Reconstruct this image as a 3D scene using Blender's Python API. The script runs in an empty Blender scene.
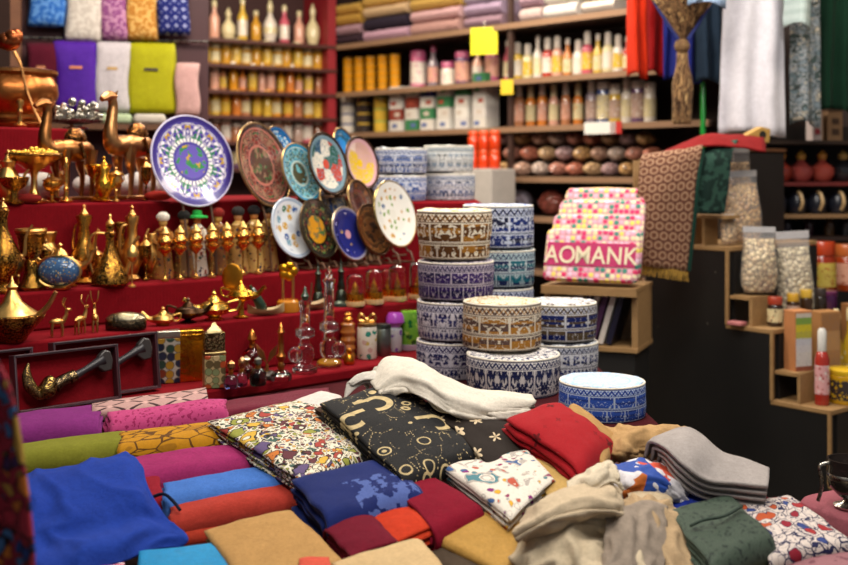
import bpy, math, random
from mathutils import Vector, Matrix, noise
COL = bpy.context.scene.collection
PI = math.pi
R = math.radians
F, CX, HY, EYE = 1100.0, 424.0, 170.0, 1.45     # focal length in pixels, principal column, horizon row, eye height
rnd = random.Random(7)

def ray(px, py, Y): return Vector(((px - CX) / F * Y, Y, EYE - (py - HY) / F * Y))
def onz(px, py, z):
    Y = (EYE - z) * F / (py - HY)
    return Vector(((px - CX) / F * Y, Y, z))
T0, TM, YF = 0.872, 0.10, 2.15                   # sloped goods table: height at y = 1.45, slope, and where it turns level
def zt(Y): return T0 + TM * (min(Y, YF) - 1.45)
def S(px, py, h=0.0):                            # the point h above the goods table seen at a pixel
    Y = (EYE - h - T0 + TM * 1.45) / ((py - HY) / F + TM)
    if Y > YF: Y = (EYE - h - zt(9)) * F / (py - HY)
    return Vector(((px - CX) / F * Y, Y, zt(Y) + h))

# ------------------------------------------------------------------ mesh building
class MB:
    def __init__(s): s.v = []; s.f = []; s.uv = []
    def add(s, vs, fs, uvs=None, M=None):
        b = len(s.v)
        for p in vs:
            p = Vector(p); s.v.append(M @ p if M else p)
        for f in fs: s.f.append([i + b for i in f])
        s.uv += list(uvs) if uvs else [(p[0], p[1]) for p in vs]
        return s
    def lathe(s, prof, n=20, M=None, sx=1, sy=1, wob=0):
        vs, fs, uv = [], [], []
        rings = []
        for (r, z) in prof:
            if r < 1e-6:
                rings.append([len(vs)]); vs.append((0, 0, z)); uv.append((0, z))
            else:
                rings.append(list(range(len(vs), len(vs) + n)))
                for k in range(n):
                    a = 2 * PI * k / n; rr = r * (1 + (wob * math.cos(a * 8) if wob else 0))
                    vs.append((rr * math.cos(a) * sx, rr * math.sin(a) * sy, z)); uv.append((k / n, z))
        for a, b in zip(rings, rings[1:]):
            if len(a) == 1 and len(b) == 1: continue
            if len(a) == 1: fs += [(a[0], b[(k + 1) % n], b[k]) for k in range(n)]
            elif len(b) == 1: fs += [(a[k], a[(k + 1) % n], b[0]) for k in range(n)]
            else: fs += [(a[k], a[(k + 1) % n], b[(k + 1) % n], b[k]) for k in range(n)]
        if len(rings[0]) > 1: fs.append(tuple(reversed(rings[0])))
        if len(rings[-1]) > 1: fs.append(tuple(rings[-1]))
        return s.add(vs, fs, uv, M)
    def box(s, sz, c=(0, 0, 0), M=None):
        x, y, z = sz[0] / 2, sz[1] / 2, sz[2] / 2
        vs = [(c[0] + i * x, c[1] + j * y, c[2] + k * z) for i in (-1, 1) for j in (-1, 1) for k in (-1, 1)]
        return s.add(vs, [(0, 1, 3, 2), (4, 6, 7, 5), (0, 4, 5, 1), (2, 3, 7, 6), (0, 2, 6, 4), (1, 5, 7, 3)], None, M)
    def tube(s, pts, rad, n=8, M=None, sm=0):
        pts = [Vector(p) for p in pts]
        if not isinstance(rad, (list, tuple)): rad = [rad] * len(pts)
        if sm:
            q, rr = [], []
            for i in range(len(pts) - 1):
                p0, p1, p2, p3 = pts[max(i - 1, 0)], pts[i], pts[i + 1], pts[min(i + 2, len(pts) - 1)]
                for k in range(sm):
                    t = k / sm; q.append(cr(p0, p1, p2, p3, t)); rr.append(rad[i] * (1 - t) + rad[i + 1] * t)
            q.append(pts[-1]); rr.append(rad[-1]); pts, rad = q, rr
        vs, fs = [], []
        up = None
        for i, p in enumerate(pts):
            d = (pts[min(i + 1, len(pts) - 1)] - pts[max(i - 1, 0)])
            if d.length < 1e-9: d = Vector((0, 0, 1))
            d.normalize()
            if up is None:
                up = Vector((0, 0, 1)) if abs(d.z) < .9 else Vector((1, 0, 0))
            a = d.cross(up)
            if a.length < 1e-4: a = d.cross(Vector((0, 1, 0)))
            a.normalize(); b = a.cross(d).normalized(); up = b
            for k in range(n):
                t = 2 * PI * k / n
                vs.append(p + (a * math.cos(t) + b * math.sin(t)) * rad[i])
        for i in range(len(pts) - 1):
            for k in range(n):
                fs.append((i * n + k, i * n + (k + 1) % n, (i + 1) * n + (k + 1) % n, (i + 1) * n + k))
        fs.append(tuple(reversed(range(n)))); fs.append(tuple(range((len(pts) - 1) * n, len(pts) * n)))
        return s.add(vs, fs, None, M)
    def ball(s, r, c=(0, 0, 0), n=12, M=None):
        if not isinstance(r, (tuple, list)): r = (r, r, r)
        m = max(5, n * 2 // 3)
        T = Matrix.Translation(Vector(c)) @ Matrix.Diagonal((r[0], r[1], r[2], 1))
        if M: T = M @ T
        return s.lathe([(math.sin(PI * i / m), -math.cos(PI * i / m)) if 0 < i < m else (0, -math.cos(PI * i / m)) for i in range(m + 1)], n, T)
    def prism(s, pts, d, M=None):                # 2-D outline in x-z, thickness d in y
        n = len(pts)
        vs = [(x, -d / 2, z) for x, z in pts] + [(x, d / 2, z) for x, z in pts]
        fs = [tuple(range(n)), tuple(reversed(range(n, 2 * n)))] + [(i, i + n, (i + 1) % n + n, (i + 1) % n) for i in range(n)]
        return s.add(vs, fs, None, M)
    def build(s, name, mat=None, parent=None, smooth=40, bevel=0, sub=0, solid=0, loc=None, rot=None):
        me = bpy.data.meshes.new(name)
        me.from_pydata([tuple(p) for p in s.v], [], s.f)
        ul = me.uv_layers.new(name='UVMap')
        for l in me.loops: ul.data[l.index].uv = s.uv[l.vertex_index]
        if mat: me.materials.append(mat)
        me.update()
        if smooth:
            for p in me.polygons: p.use_smooth = True
            if smooth < 180: me.set_sharp_from_angle(angle=R(smooth))
        o = bpy.data.objects.new(name, me); COL.objects.link(o)
        if parent: o.parent = parent
        if loc is not None: o.location = loc
        if rot is not None: o.rotation_euler = rot
        if solid:
            m = o.modifiers.new('solid', 'SOLIDIFY'); m.thickness = solid; m.offset = 0
        if bevel:
            m = o.modifiers.new('bevel', 'BEVEL'); m.width = bevel; m.segments = 2; m.limit_method = 'ANGLE'; m.angle_limit = R(40)
        if sub:
            m = o.modifiers.new('sub', 'SUBSURF'); m.levels = sub; m.render_levels = sub
        return o

def cr(p0, p1, p2, p3, t):
    return .5 * ((2 * p1) + (p2 - p0) * t + (2 * p0 - 5 * p1 + 4 * p2 - p3) * t * t + (3 * p1 - p0 - 3 * p2 + p3) * t ** 3)

def tag(o, label, cat, group=None, kind=None):
    o['label'] = label; o['category'] = cat
    if group: o['group'] = group
    if kind: o['kind'] = kind
    return o
def thing(name, label, cat, loc=(0, 0, 0), rz=0, group=None, rot=None):
    o = bpy.data.objects.new(name, None); COL.objects.link(o); o.empty_display_size = .05
    o.location = loc; o.rotation_euler = rot or (0, 0, rz)
    return tag(o, label, cat, group)
def dup(root, loc, rz=None, label=None, scale=None):
    def cp(o, par):
        c = o.copy(); COL.objects.link(c)
        if par: c.parent = par
        for ch in o.children: cp(ch, c)
        return c
    r = cp(root, None); r.location = loc
    if rz is not None: r.rotation_euler = (0, 0, rz)
    if label: r['label'] = label
    if scale: r.scale = scale if isinstance(scale, tuple) else (scale,) * 3
    return r
def structure(mb, name, mat, **k):
    o = mb.build(name, mat, **k); o['kind'] = 'structure'; return o
ORD = ['first', 'second', 'third', 'fourth', 'fifth', 'sixth', 'seventh', 'eighth', 'ninth', 'tenth', 'eleventh', 'twelfth', 'thirteenth', 'fourteenth', 'fifteenth', 'sixteenth', 'seventeenth', 'eighteenth', 'nineteenth', 'twentieth', 'twenty-first', 'twenty-second']

# things turned on a lathe, read off in pixels at the distance of their base
def turned(name, label, cat, px, pyb, z, parts, group=None, n=20, rz=0, Y=None, sx=1, sy=1):
    p = onz(px, pyb, z) if Y is None else ray(px, pyb, Y)
    k = p.y / F
    t = thing(name, label, cat, p, rz, group)
    for (pn, mt, prof) in parts:
        MB().lathe([(r * k, h * k) for r, h in prof], n, None, sx, sy).build(pn, mt, t)
    t['k'] = k
    return t

# ------------------------------------------------------------------ cloth
def fbm(p, s, o=2):
    return noise.fractal(Vector(p) * s, 1.0, 2.0, o)

def fold(name, label, cat, q, h, t, k=3, mat=None, group=None, bulge=.006, wob=.003, sag=0, seed=0, nu=26, nv=18, jit=.008, parent=None, pts=None, skew=0, curl=0):
    """A cloth folded into nested layers. q: pixel corners A,B (ends of the rounded fold) C,D (open edge) of the top; h: height(s) of the top above the table."""
    if not isinstance(h, (list, tuple)): h = [h] * 4
    A, B, Cc, D = pts if pts else [S(x, y, hh) for (x, y), hh in zip(q, h)]
    L = ((B - A).length + (Cc - D).length) / 2
    W = ((D - A).length + (Cc - B).length) / 2
    rr = random.Random(seed * 31 + 5)
    mb = MB()
    th = t / (2 * k)
    def P(u, v, d):
        a = A.lerp(B, u); b = D.lerp(Cc, u)
        p = a.lerp(b, v)
        w = max(0, min(1, v)); uc = max(0, min(1, u)); e = max(0, 4 * uc * (1 - uc)) ** .5 * max(0, 4 * w * (1 - w)) ** .4
        dz = bulge * e * (1 - d / t)
        nz = fbm((p.x + seed, p.y, 0), 9, 2) * wob * (1 - .7 * d / t) + fbm((p.x, p.y + seed * 3, 1), 30, 2) * wob * .35
        dz += nz - sag * (1 - u) ** 2 * 0 + curl * (w ** 3)
        side = fbm((u * 3 + seed, d * 40, v * 3), 1.0, 2) * wob * 1.2
        return p + Vector((side, side * .6, dz - d))
    for i in range(k):
        o = (i + .5) * th
        Rr = max((t - 2 * o) / 2, th * .2)
        r_in = t / 2 / max(W, 1e-3)
        jt, jb = rr.uniform(-1, .3) * jit / W, rr.uniform(-1, .3) * jit / W
        ju0, ju1 = rr.uniform(-.3, 1) * jit / L, rr.uniform(-.3, 1) * jit / L
        path = [(1 + jt - (1 + jt - r_in) * a / nv, o) for a in range(nv)]
        for a in range(9):
            g = PI * a / 8
            path.append((r_in - Rr / W * math.sin(g), t / 2 - Rr * math.cos(g)))
        path += [(r_in + (1 + jb - r_in) * a / nv, t - o) for a in range(1, nv + 1)]
        vs, fs, uv = [], [], []
        ln = [0]
        for a, b in zip(path, path[1:]): ln.append(ln[-1] + math.hypot((b[0] - a[0]) * W, b[1] - a[1]))
        for a in range(nu + 1):
            u = ju0 + (1 - ju0 - ju1) * a / nu
            for j, (v, d) in enumerate(path):
                vs.append(P(u, v, d)); uv.append((u * L, ln[j]))
        m = len(path)
        for a in range(nu):
            for j in range(m - 1):
                fs.append((a * m + j, (a + 1) * m + j, (a + 1) * m + j + 1, a * m + j + 1))
        mb.add(vs, fs, uv)
    c = sum((v for v in mb.v), Vector()) / len(mb.v)
    lo = min(v.z for v in mb.v); base = Vector((c.x, c.y, lo))
    mb.v = [v - base for v in mb.v]
    o = mb.build(name, mat, parent, smooth=180, solid=th * .62, loc=base)
    if label: tag(o, label, cat, group)
    return o

def patch_points(ctrl, seg, pix=True):
    g = [[(S(*c) if pix else Vector(c)) for c in row] for row in ctrl]
    def line(ps):
        out = []
        for i in range(len(ps) - 1):
            p0, p1, p2, p3 = ps[max(i - 1, 0)], ps[i], ps[i + 1], ps[min(i + 2, len(ps) - 1)]
            if i == 0: p0 = p1 * 2 - p2
            if i == len(ps) - 2: p3 = p2 * 2 - p1
            for k in range(seg): out.append(cr(p0, p1, p2, p3, k / seg))
        out.append(ps[-1]); return out
    rows = [line(r) for r in g]
    cols = [line([r[j] for r in rows]) for j in range(len(rows[0]))]
    return [[cols[j][i] for j in range(len(cols))] for i in range(len(cols[0]))]

def patch(name, label, cat, ctrl, mat, thick=.003, seg=8, wob=.002, freq=14, seed=0, group=None, parent=None, base=None, pix=True, aniso=(1, 1, 1), ridge=None, layers=1, gap=.004, sub=0):
    """A draped sheet through control points (pixel column, pixel row, height above the table) or world points."""
    P = patch_points(ctrl, seg, pix)
    mb = MB()
    n, m = len(P), len(P[0])
    for L in range(layers):
        vs, uv, fs = [], [], []
        vl = [0]
        for i in range(1, n): vl.append(vl[-1] + (P[i][m // 2] - P[i - 1][m // 2]).length)
        ul = [0]
        for j in range(1, m): ul.append(ul[-1] + (P[n // 2][j] - P[n // 2][j - 1]).length)
        for i in range(n):
            for j in range(m):
                p = P[i][j]
                a = P[min(i + 1, n - 1)][j] - P[max(i - 1, 0)][j]; b = P[i][min(j + 1, m - 1)] - P[i][max(j - 1, 0)]
                nn = b.cross(a)
                nn = nn.normalized() if nn.length > 1e-9 else Vector((0, 0, 1))
                if nn.z < 0: nn = -nn
                q = Vector((p.x * aniso[0], p.y * aniso[1], p.z * aniso[2]))
                w = fbm(q + Vector((seed * 1.7, 0, 0)), freq, 3) * wob
                if ridge:                                        # soft folds running down (or across) the cloth
                    ra, rn, rx, rw = ridge
                    a_, b_ = (j / (m - 1), i / (n - 1)) if not rx else (i / (n - 1), j / (m - 1))
                    ph = a_ * rn + rw * fbm((b_ * 2.2 + seed, a_ * 1.5, seed * .37), 1.3, 2)
                    am = .45 + .55 * abs(fbm((a_ * 3 + seed, b_ * 2, 7.7), 1.6, 2)) * 1.6
                    w += ra * am * (1 - 2 * abs(math.sin(PI * ph)) ** .8)
                vs.append(p + nn * (w - L * gap)); uv.append((ul[j], vl[i]))
        for i in range(n - 1):
            for j in range(m - 1): fs.append((i * m + j, (i + 1) * m + j, (i + 1) * m + j + 1, i * m + j + 1))
        mb.add(vs, fs, uv)
    if base is None:
        c = sum((v for v in mb.v), Vector()) / len(mb.v)
        base = Vector((c.x, c.y, min(v.z for v in mb.v)))
    mb.v = [v - base for v in mb.v]
    o = mb.build(name, mat, parent, smooth=180, solid=thick, loc=None if parent else base, sub=sub)
    if label: tag(o, label, cat, group)
    return o

# ------------------------------------------------------------------ materials
def lin(h):
    if not isinstance(h, str): return h
    c = [int(h[i:i + 2], 16) / 255 for i in (0, 2, 4)]
    return tuple((x / 12.92 if x <= .04045 else ((x + .055) / 1.055) ** 2.4) for x in c) + (1,)
class E:
    def __init__(s, g, o): s.g = g; s.o = o
    def m(s, op, b=None, c=None): return s.g.math(op, s, b, c)
    def __add__(s, b): return s.m('ADD', b)
    __radd__ = __add__
    def __sub__(s, b): return s.m('SUBTRACT', b)
    def __rsub__(s, b): return s.g.math('SUBTRACT', b, s)
    def __mul__(s, b): return s.m('MULTIPLY', b)
    __rmul__ = __mul__
    def __truediv__(s, b): return s.m('DIVIDE', b)
    def __gt__(s, b): return s.m('GREATER_THAN', b)
    def __lt__(s, b): return s.m('LESS_THAN', b)
    def fr(s): return s.m('FRACT')
    def fl(s): return s.m('FLOOR')
    def ab(s): return s.m('ABSOLUTE')
    def sin(s): return s.m('SINE')
    def mx(s, b): return s.m('MAXIMUM', b)
    def mn(s, b): return s.m('MINIMUM', b)
    def tri(s): return ((s.fr() - .5).ab()) * 2.0          # 1 at whole numbers, 0 half way
    def between(s, a, b): return (s > a) * (s < b)
class G:
    def __init__(s, name):
        s.mat = bpy.data.materials.new(name); s.mat.use_nodes = True
        s.t = s.mat.node_tree; s.b = s.t.nodes['Principled BSDF']
        s._c = None
    def new(s, ty): return s.t.nodes.new(ty)
    def put(s, v, sock):
        if isinstance(v, E): s.t.links.new(v.o, sock)
        elif isinstance(v, bpy.types.NodeSocket): s.t.links.new(v, sock)
        elif isinstance(v, str): sock.default_value = lin(v)
        elif v is not None: sock.default_value = v
    def math(s, op, a, b=None, c=None):
        n = s.new('ShaderNodeMath'); n.operation = op
        for i, v in enumerate((a, b, c)):
            if v is not None: s.put(v, n.inputs[i])
        return E(s, n.outputs[0])
    def coord(s, k='Object'):
        if s._c is None: s._c = s.new('ShaderNodeTexCoord')
        return s._c.outputs[k]
    def xyz(s, k='Object'):
        n = s.new('ShaderNodeSeparateXYZ'); s.put(s.coord(k) if isinstance(k, str) else k, n.inputs[0])
        return [E(s, o) for o in n.outputs]
    def vec(s, x=0., y=0., z=0.):
        n = s.new('ShaderNodeCombineXYZ')
        for v, i in zip((x, y, z), n.inputs): s.put(v, i)
        return n.outputs[0]
    def noise(s, v, scale, detail=2, rough=.5, dist=0, out='Fac'):
        n = s.new('ShaderNodeTexNoise'); s.put(v, n.inputs['Vector'])
        n.inputs['Scale'].default_value = scale; n.inputs['Detail'].default_value = detail; n.inputs['Roughness'].default_value = rough; n.inputs['Distortion'].default_value = dist
        return E(s, n.outputs['Fac' if out == 'Fac' else 'Color'])
    def vor(s, v, scale, rand=1., feature='F1'):
        n = s.new('ShaderNodeTexVoronoi'); n.feature = feature; s.put(v, n.inputs['Vector'])
        n.inputs['Scale'].default_value = scale; n.inputs['Randomness'].default_value = rand
        if feature == 'DISTANCE_TO_EDGE': return E(s, n.outputs['Distance'])
        return E(s, n.outputs['Distance']), E(s, n.outputs['Color']), n.outputs['Position']
    def warp(s, v, scale, amt):
        nz = s.noise(v, scale, 2, out='Color')
        a = s.new('ShaderNodeVectorMath'); a.operation = 'SUBTRACT'; s.put(nz, a.inputs[0]); a.inputs[1].default_value = (.5, .5, .5)
        b = s.new('ShaderNodeVectorMath'); b.operation = 'SCALE'; s.put(a.outputs[0], b.inputs[0]); b.inputs['Scale'].default_value = amt
        c = s.new('ShaderNodeVectorMath'); c.operation = 'ADD'; s.put(v, c.inputs[0]); s.put(b.outputs[0], c.inputs[1])
        return c.outputs[0]
    def red(s, col):
        n = s.new('ShaderNodeSeparateColor'); s.put(col, n.inputs[0]); return E(s, n.outputs[0]), E(s, n.outputs[1]), E(s, n.outputs[2])
    def mix(s, f, a, b):
        n = s.new('ShaderNodeMix'); n.data_type = 'RGBA'
        s.put(f, n.inputs[0]); s.put(a, n.inputs[6]); s.put(b, n.inputs[7])
        return E(s, n.outputs[2])
    def ramp(s, f, stops, const=False):
        n = s.new('ShaderNodeValToRGB'); s.put(f, n.inputs[0])
        r = n.color_ramp
        if const: r.interpolation = 'CONSTANT'
        while len(r.elements) < len(stops): r.elements.new(.5)
        for e, (p, c) in zip(r.elements, stops): e.position = p; e.color = lin(c)
        return E(s, n.outputs[0])
    def pal(s, f, cols): return s.ramp(f, [(i / len(cols), c) for i, c in enumerate(cols)], True)
    def shade(s, col, f, lo=.8, hi=1.15):            # wear: multiply a colour by a noise between lo and hi
        n = s.new('ShaderNodeMix'); n.data_type = 'RGBA'; n.blend_type = 'MULTIPLY'; n.inputs[0].default_value = 1
        s.put(col, n.inputs[6])
        v = f * (hi - lo) + lo
        c = s.new('ShaderNodeCombineColor')
        for i in range(3): s.put(v, c.inputs[i])
        s.t.links.new(c.outputs[0], n.inputs[7])
        return E(s, n.outputs[2])
    def end(s, col, rough=.6, metal=0., bump=None, bs=.3, bd=.002, **kw):
        s.put(col, s.b.inputs['Base Color']); s.put(rough, s.b.inputs['Roughness']); s.put(metal, s.b.inputs['Metallic'])
        if bump is not None:
            n = s.new('ShaderNodeBump'); n.inputs['Strength'].default_value = bs; n.inputs['Distance'].default_value = bd
            s.put(bump, n.inputs['Height']); s.t.links.new(n.outputs[0], s.b.inputs['Normal'])
        for k, v in kw.items(): s.put(v, s.b.inputs[k.replace('_', ' ')])
        return s.mat
_M = {}
def memo(fn):
    def w(*a, **k):
        key = (fn.__name__, a, tuple(sorted(k.items())))
        if key not in _M: _M[key] = fn(*a, **k)
        return _M[key]
    return w
@memo
def plain(c, rough=.5, metal=0., var=.12, sc=30):
    g = G('plain_' + c); nz = g.noise(g.coord('Object'), sc, 3)
    return g.end(g.shade(c, nz, 1 - var, 1 + var), rough, metal)
@memo
def glossy(c, rough=.18, coat=.5):
    g = G('gloss_' + c); nz = g.noise(g.coord('Object'), 60, 2)
    return g.end(g.shade(c, nz, .9, 1.1), rough, 0., Coat_Weight=coat)
@memo
def metal(c='d9a24a', rough=.30, rel=60, bs=.25):
    g = G('metal_' + c); v = g.coord('Object')
    n1 = g.noise(v, rel, 3, .6); n2 = g.vor(v, rel * 3)[0]
    return g.end(g.shade(c, n1, .72, 1.18), n1 * .25 + rough * .6, 1., n1 + n2 * .4, bs, .0015)
@memo
def engraved(c='c99642', dark='4a2c10', sc=160, rough=.25):
    g = G('engraved_' + c); v = g.coord('Object')
    d = g.vor(g.warp(v, sc * .4, .02), sc, 1., 'DISTANCE_TO_EDGE')
    f = (d < .12)
    return g.end(g.mix(f, g.shade(c, g.noise(v, 50), .8, 1.15), dark), rough, .95, d.mn(.25), .6, .002)
@memo
def fabric(c, c2=None, var=.2, rough=.95, weave=2600, bs=.6, sheen=.06, big=9):
    g = G('fabric_' + c); v = g.coord('Object'); uv = g.coord('UV')
    n1 = g.noise(v, big, 3, .6); n2 = g.noise(v, min(weave * .45, 210.), 5, .85); n3 = g.noise(v, 48, 3, .6)
    x, y, z = g.xyz('UV')
    w = ((x * weave).sin() * (y * weave).sin())
    col = g.mix(n1, c, c2) if c2 else c
    col = g.shade(g.shade(col, n2, 1 - var * 2.2, 1 + var * 2.2), n3, .84, 1.16)
    return g.end(col, rough, 0., n2 * 1.4 + w * .2 + n3 * 1.5, bs, .0022, Sheen_Weight=sheen * .3, Specular_IOR_Level=.12)
@memo
def glass(c='ffffff', rough=.03, ior=1.45):
    g = G('glass_' + c); nz = g.noise(g.coord('Object'), 20)
    return g.end(g.shade(c, nz, .95, 1.02), rough, 0., Transmission_Weight=1., IOR=ior)
@memo
def bandjar(cols, rough=.3, n=6., seed=0.):
    """A printed wrapper: colour bands round the height (object z, metres) with printed marks."""
    g = G('print'); x, y, z = g.xyz('Object'); v = g.coord('Object')
    f = (z * n + seed).fr()
    base = g.pal(f, cols)
    th = g.math('ARCTAN2', y, x)
    mk = g.noise(g.vec(th * 2., z * 90, 0.), 3., 2) > .58
    return g.end(g.mix(mk * .5, base, cols[-1]), rough)
@memo
def wood(c='b98a55', c2='8a5f35', sc=18, rough=.55):
    g = G('wood_' + c); x, y, z = g.xyz('Object')
    w = g.noise(g.vec(x * .6, y * 3., z * 3.), sc, 4, .6, .6)
    return g.end(g.mix(w, c, c2), rough, 0., w, .2, .002)
# ------------------------------------------------------------------ patterned cloths (UV in metres along the cloth)
def uvw(g, warp=0, sc=20, off=(0, 0)):
    x, y, z = g.xyz('UV'); v = g.vec(x + off[0], y + off[1], 0.)
    return (g.warp(v, sc, warp) if warp else v), x, y
def cloth_end(g, col, rough=.85, bs=.3, sheen=.15, extra=None):
    v, x, y = uvw(g)
    n = g.noise(g.coord('Object'), 210, 5, .85)
    h = n + (x * 2600.).sin() * (y * 2600.).sin() * .4
    if extra is not None: h = h + extra
    return g.end(g.shade(col, n, .62, 1.38), rough, 0., h, bs * 1.5, .0014, Sheen_Weight=sheen * .2, Specular_IOR_Level=.14)
@memo
def paisley(ground, cols, line='1c1714', sc=26, fine=1., seed=0., gap=.09, soft=False):
    """blobs of many colours outlined in dark, on a ground, with small sprigs between"""
    g = G('paisley_' + ground); v, x, y = uvw(g, .022, 34, (seed, seed * .7))
    d, c, p = g.vor(v, sc); e = g.vor(v, sc, 1., 'DISTANCE_TO_EDGE')
    r, gg, b = g.red(c)
    col = g.pal(r, cols)
    d2, c2, p2 = g.vor(v, sc * 2.7); e2 = g.vor(v, sc * 2.7, 1., 'DISTANCE_TO_EDGE')
    r2, g2, b2 = g.red(c2)
    sm = g.mix(e2 < .10, g.pal(g2, cols), ground)
    sm = g.mix(e2.between(.10, .17), sm, line)
    if soft: sm = g.mix(d2.between(.30, .36), g.mix((d2 < .30) * (r2 > .12), ground, g.pal(g2, cols)), line)
    blob = e > gap
    edge = e.between(gap, gap + .055)
    inner = g.mix((d < (.3 if soft else .2)) * (gg > (.15 if soft else .35)), col, ground)
    inner = g.mix(d.between(.2, .26) * (gg > .35), inner, line)
    a = g.mix(blob * (b > .25), sm, inner)
    a = g.mix(edge * (b > .25), a, line)
    return cloth_end(g, a, .75)
@memo
def vermicular(ground, line, cols, sc=55, seed=0.):
    """short wiggling dark strokes and dots of colour on pale cloth"""
    g = G('strokes_' + ground); v, x, y = uvw(g, .03, 28, (seed, 0))
    n = (g.noise(v, sc, 1) - .5).ab()
    e = g.vor(v, sc * .62, 1., 'DISTANCE_TO_EDGE'); d, c, p = g.vor(v, sc * .62); r, gg, b = g.red(c)
    a = g.mix(n < .014, ground, line)
    a = g.mix(e < .03, a, line)
    a = g.mix((d < .46) * (r > .3), a, g.pal(gg, cols))
    a = g.mix(d.between(.42, .47) * (r > .3), a, line)
    return cloth_end(g, a, .8)
def star(g, v, sc, petals, r0, r1, rand=0.):
    """mask of petalled flowers, one to a grid cell"""
    d, c, p = g.vor(v, sc, rand)
    n = g.new('ShaderNodeVectorMath'); n.operation = 'SUBTRACT'; g.put(v, n.inputs[0]); g.put(p, n.inputs[1])
    x, y, z = g.xyz(n.outputs[0])
    th = g.math('ARCTAN2', y, x)
    return d < ((th * float(petals)).m('COSINE') * r1 + r0), d, c
@memo
def flowers_on(ground, col, sc=16., petals=5, rand=.35):
    g = G('flowered_' + ground); v, x, y = uvw(g)
    m, d, c = star(g, v, sc, petals, .2, .075, rand)
    m2, d2, c2 = star(g, g.vec(x + .5 / sc, y + .4 / sc, 0.), sc, 4, .12, .05, rand)
    a = g.mix(m, g.mix(m2, ground, g.mix(.5, col, ground)), col)
    a = g.mix(d < .05, a, ground)
    return cloth_end(g, a, .8)
@memo
def chains(ground, col, sc=18.):
    g = G('chains_' + ground); v, x, y = uvw(g, .012, 16)
    d, c, p = g.vor(v, sc, .75); r, gg, b = g.red(c)
    ring = d.between(.27, .345) * (r > .22)
    din, _, _ = g.vor(v, sc * 3.2, 1.)
    e = g.vor(v, sc, .75, 'DISTANCE_TO_EDGE')
    beads = (e < .02) * (g.vor(v, sc * 7, .2)[0] < .34)
    spot = (d < .12) * (gg > .5)
    m = ring.mx(beads).mx(spot)
    for cu, cv, r0, r1, sg in ((.085, .070, .020, .033, 1.), (.02, .10, .016, .027, -1.), (.15, .19, .018, .030, 1.)):
        ax, ay = x - cu, y - cv
        rr_ = (ax * ax + ay * ay).m('SQRT')
        arm = rr_.between(r0, r1) * (ax * sg > -.012)
        leg = ay.between(-r1, -r0) * (ax * (-sg)).between(.0, .035)
        m = (m * (rr_ > r1 + .004)).mx(arm).mx(leg)
    a = g.mix(m, ground, g.shade(col, din, .7, 1.2))
    return cloth_end(g, a, .7)
@memo
def ringed(ground, col, alt, sc=24.):
    """monogram-like weave: staggered rings with small crosses between"""
    g = G('ringed_' + ground); x, y, z = g.xyz('UV')
    row = (y * sc).fl(); ox = x * sc + (row * .5)
    fx = ox.fr() - .5; fy = (y * sc).fr() - .5
    d = (fx * fx + fy * fy).m('SQRT')
    th = g.math('ARCTAN2', fy, fx)
    a = g.mix(d.between(.27, .42), ground, col)
    a = g.mix((d < .14) * ((th * 4.).m('COSINE') > -.2), a, alt)
    a = g.mix((d > .52), a, alt)
    return cloth_end(g, a, .85)
@memo
def damask(c, c2, sc=26., thr=.52, seed=0., rough=.7, stretch=1.):
    g = G('damask_' + c); x, y, z = g.xyz('UV')
    v = g.warp(g.vec(x + seed, y * stretch, 0.), 22, .02)
    n = g.noise(v, sc, 2, .5); d = g.vor(v, sc * 1.3)[0]
    m = (n + d * .25) > thr + .12
    return cloth_end(g, g.mix(m, c, c2), rough, .35, .2, m * .4)
@memo
def veined(c, line, sc=18., stretch=.45):
    g = G('veined_' + c); x, y, z = g.xyz('UV')
    v = g.warp(g.vec(x * stretch, y, 0.), 14, .03)
    e = g.vor(v, sc, 1., 'DISTANCE_TO_EDGE'); n = g.noise(v, 40, 2)
    a = g.mix(e < .045, c, line); a = g.mix((n > .6) * .4, a, line)
    return cloth_end(g, a, .75)
@memo
def lattice(c, line, c2, sx=18., sy=26.):
    g = G('lattice_' + c); x, y, z = g.xyz('UV')
    a = ((x * sx + y * sy).fr() - .5).ab(); b = ((x * sx - y * sy).fr() - .5).ab()
    m = (a.mn(b) < .07)
    k = (a.mx(b) < .16)
    return cloth_end(g, g.mix(k, g.mix(m, c, line), c2), .6)
@memo
def motif_cloth(c, c2, u0=.25, u1=.78, v0=.2, v1=.75, L=.2, W=.2):
    """plain cloth with one embroidered spray in the middle of the top"""
    g = G('embroidered_' + c); x, y, z = g.xyz('UV'); v = g.warp(g.vec(x, y, 0.), 30, .02)
    n = g.noise(v, 42, 3, .6)
    inside = x.between(u0 * L, u1 * L) * y.between(v0 * W, v1 * W)
    m = inside * (n > .5)
    return cloth_end(g, g.mix(m * .75, g.shade(c, g.noise(v, 12), .8, 1.2), c2), .85, .35, .3, m * .6)
@memo
def printed(cols, sc=9., seed=0.):
    """soft patches of colour, like a printed silk"""
    g = G('silk_' + cols[0]); v = g.warp(g.coord('Object'), 12, .08)
    d, c, p = g.vor(v, sc); r, gg, b = g.red(c)
    n = g.noise(v, 20, 2)
    a = g.mix(n > .56, g.pal(r, cols), cols[0])
    return cloth_end(g, a, .6)
@memo
def stripes(cols, n=40., axis=1, rough=.85):
    g = G('striped_' + cols[0]); x, y, z = g.xyz('UV')
    return cloth_end(g, g.pal(((x, y)[axis] * n).fr(), cols), rough)

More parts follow.
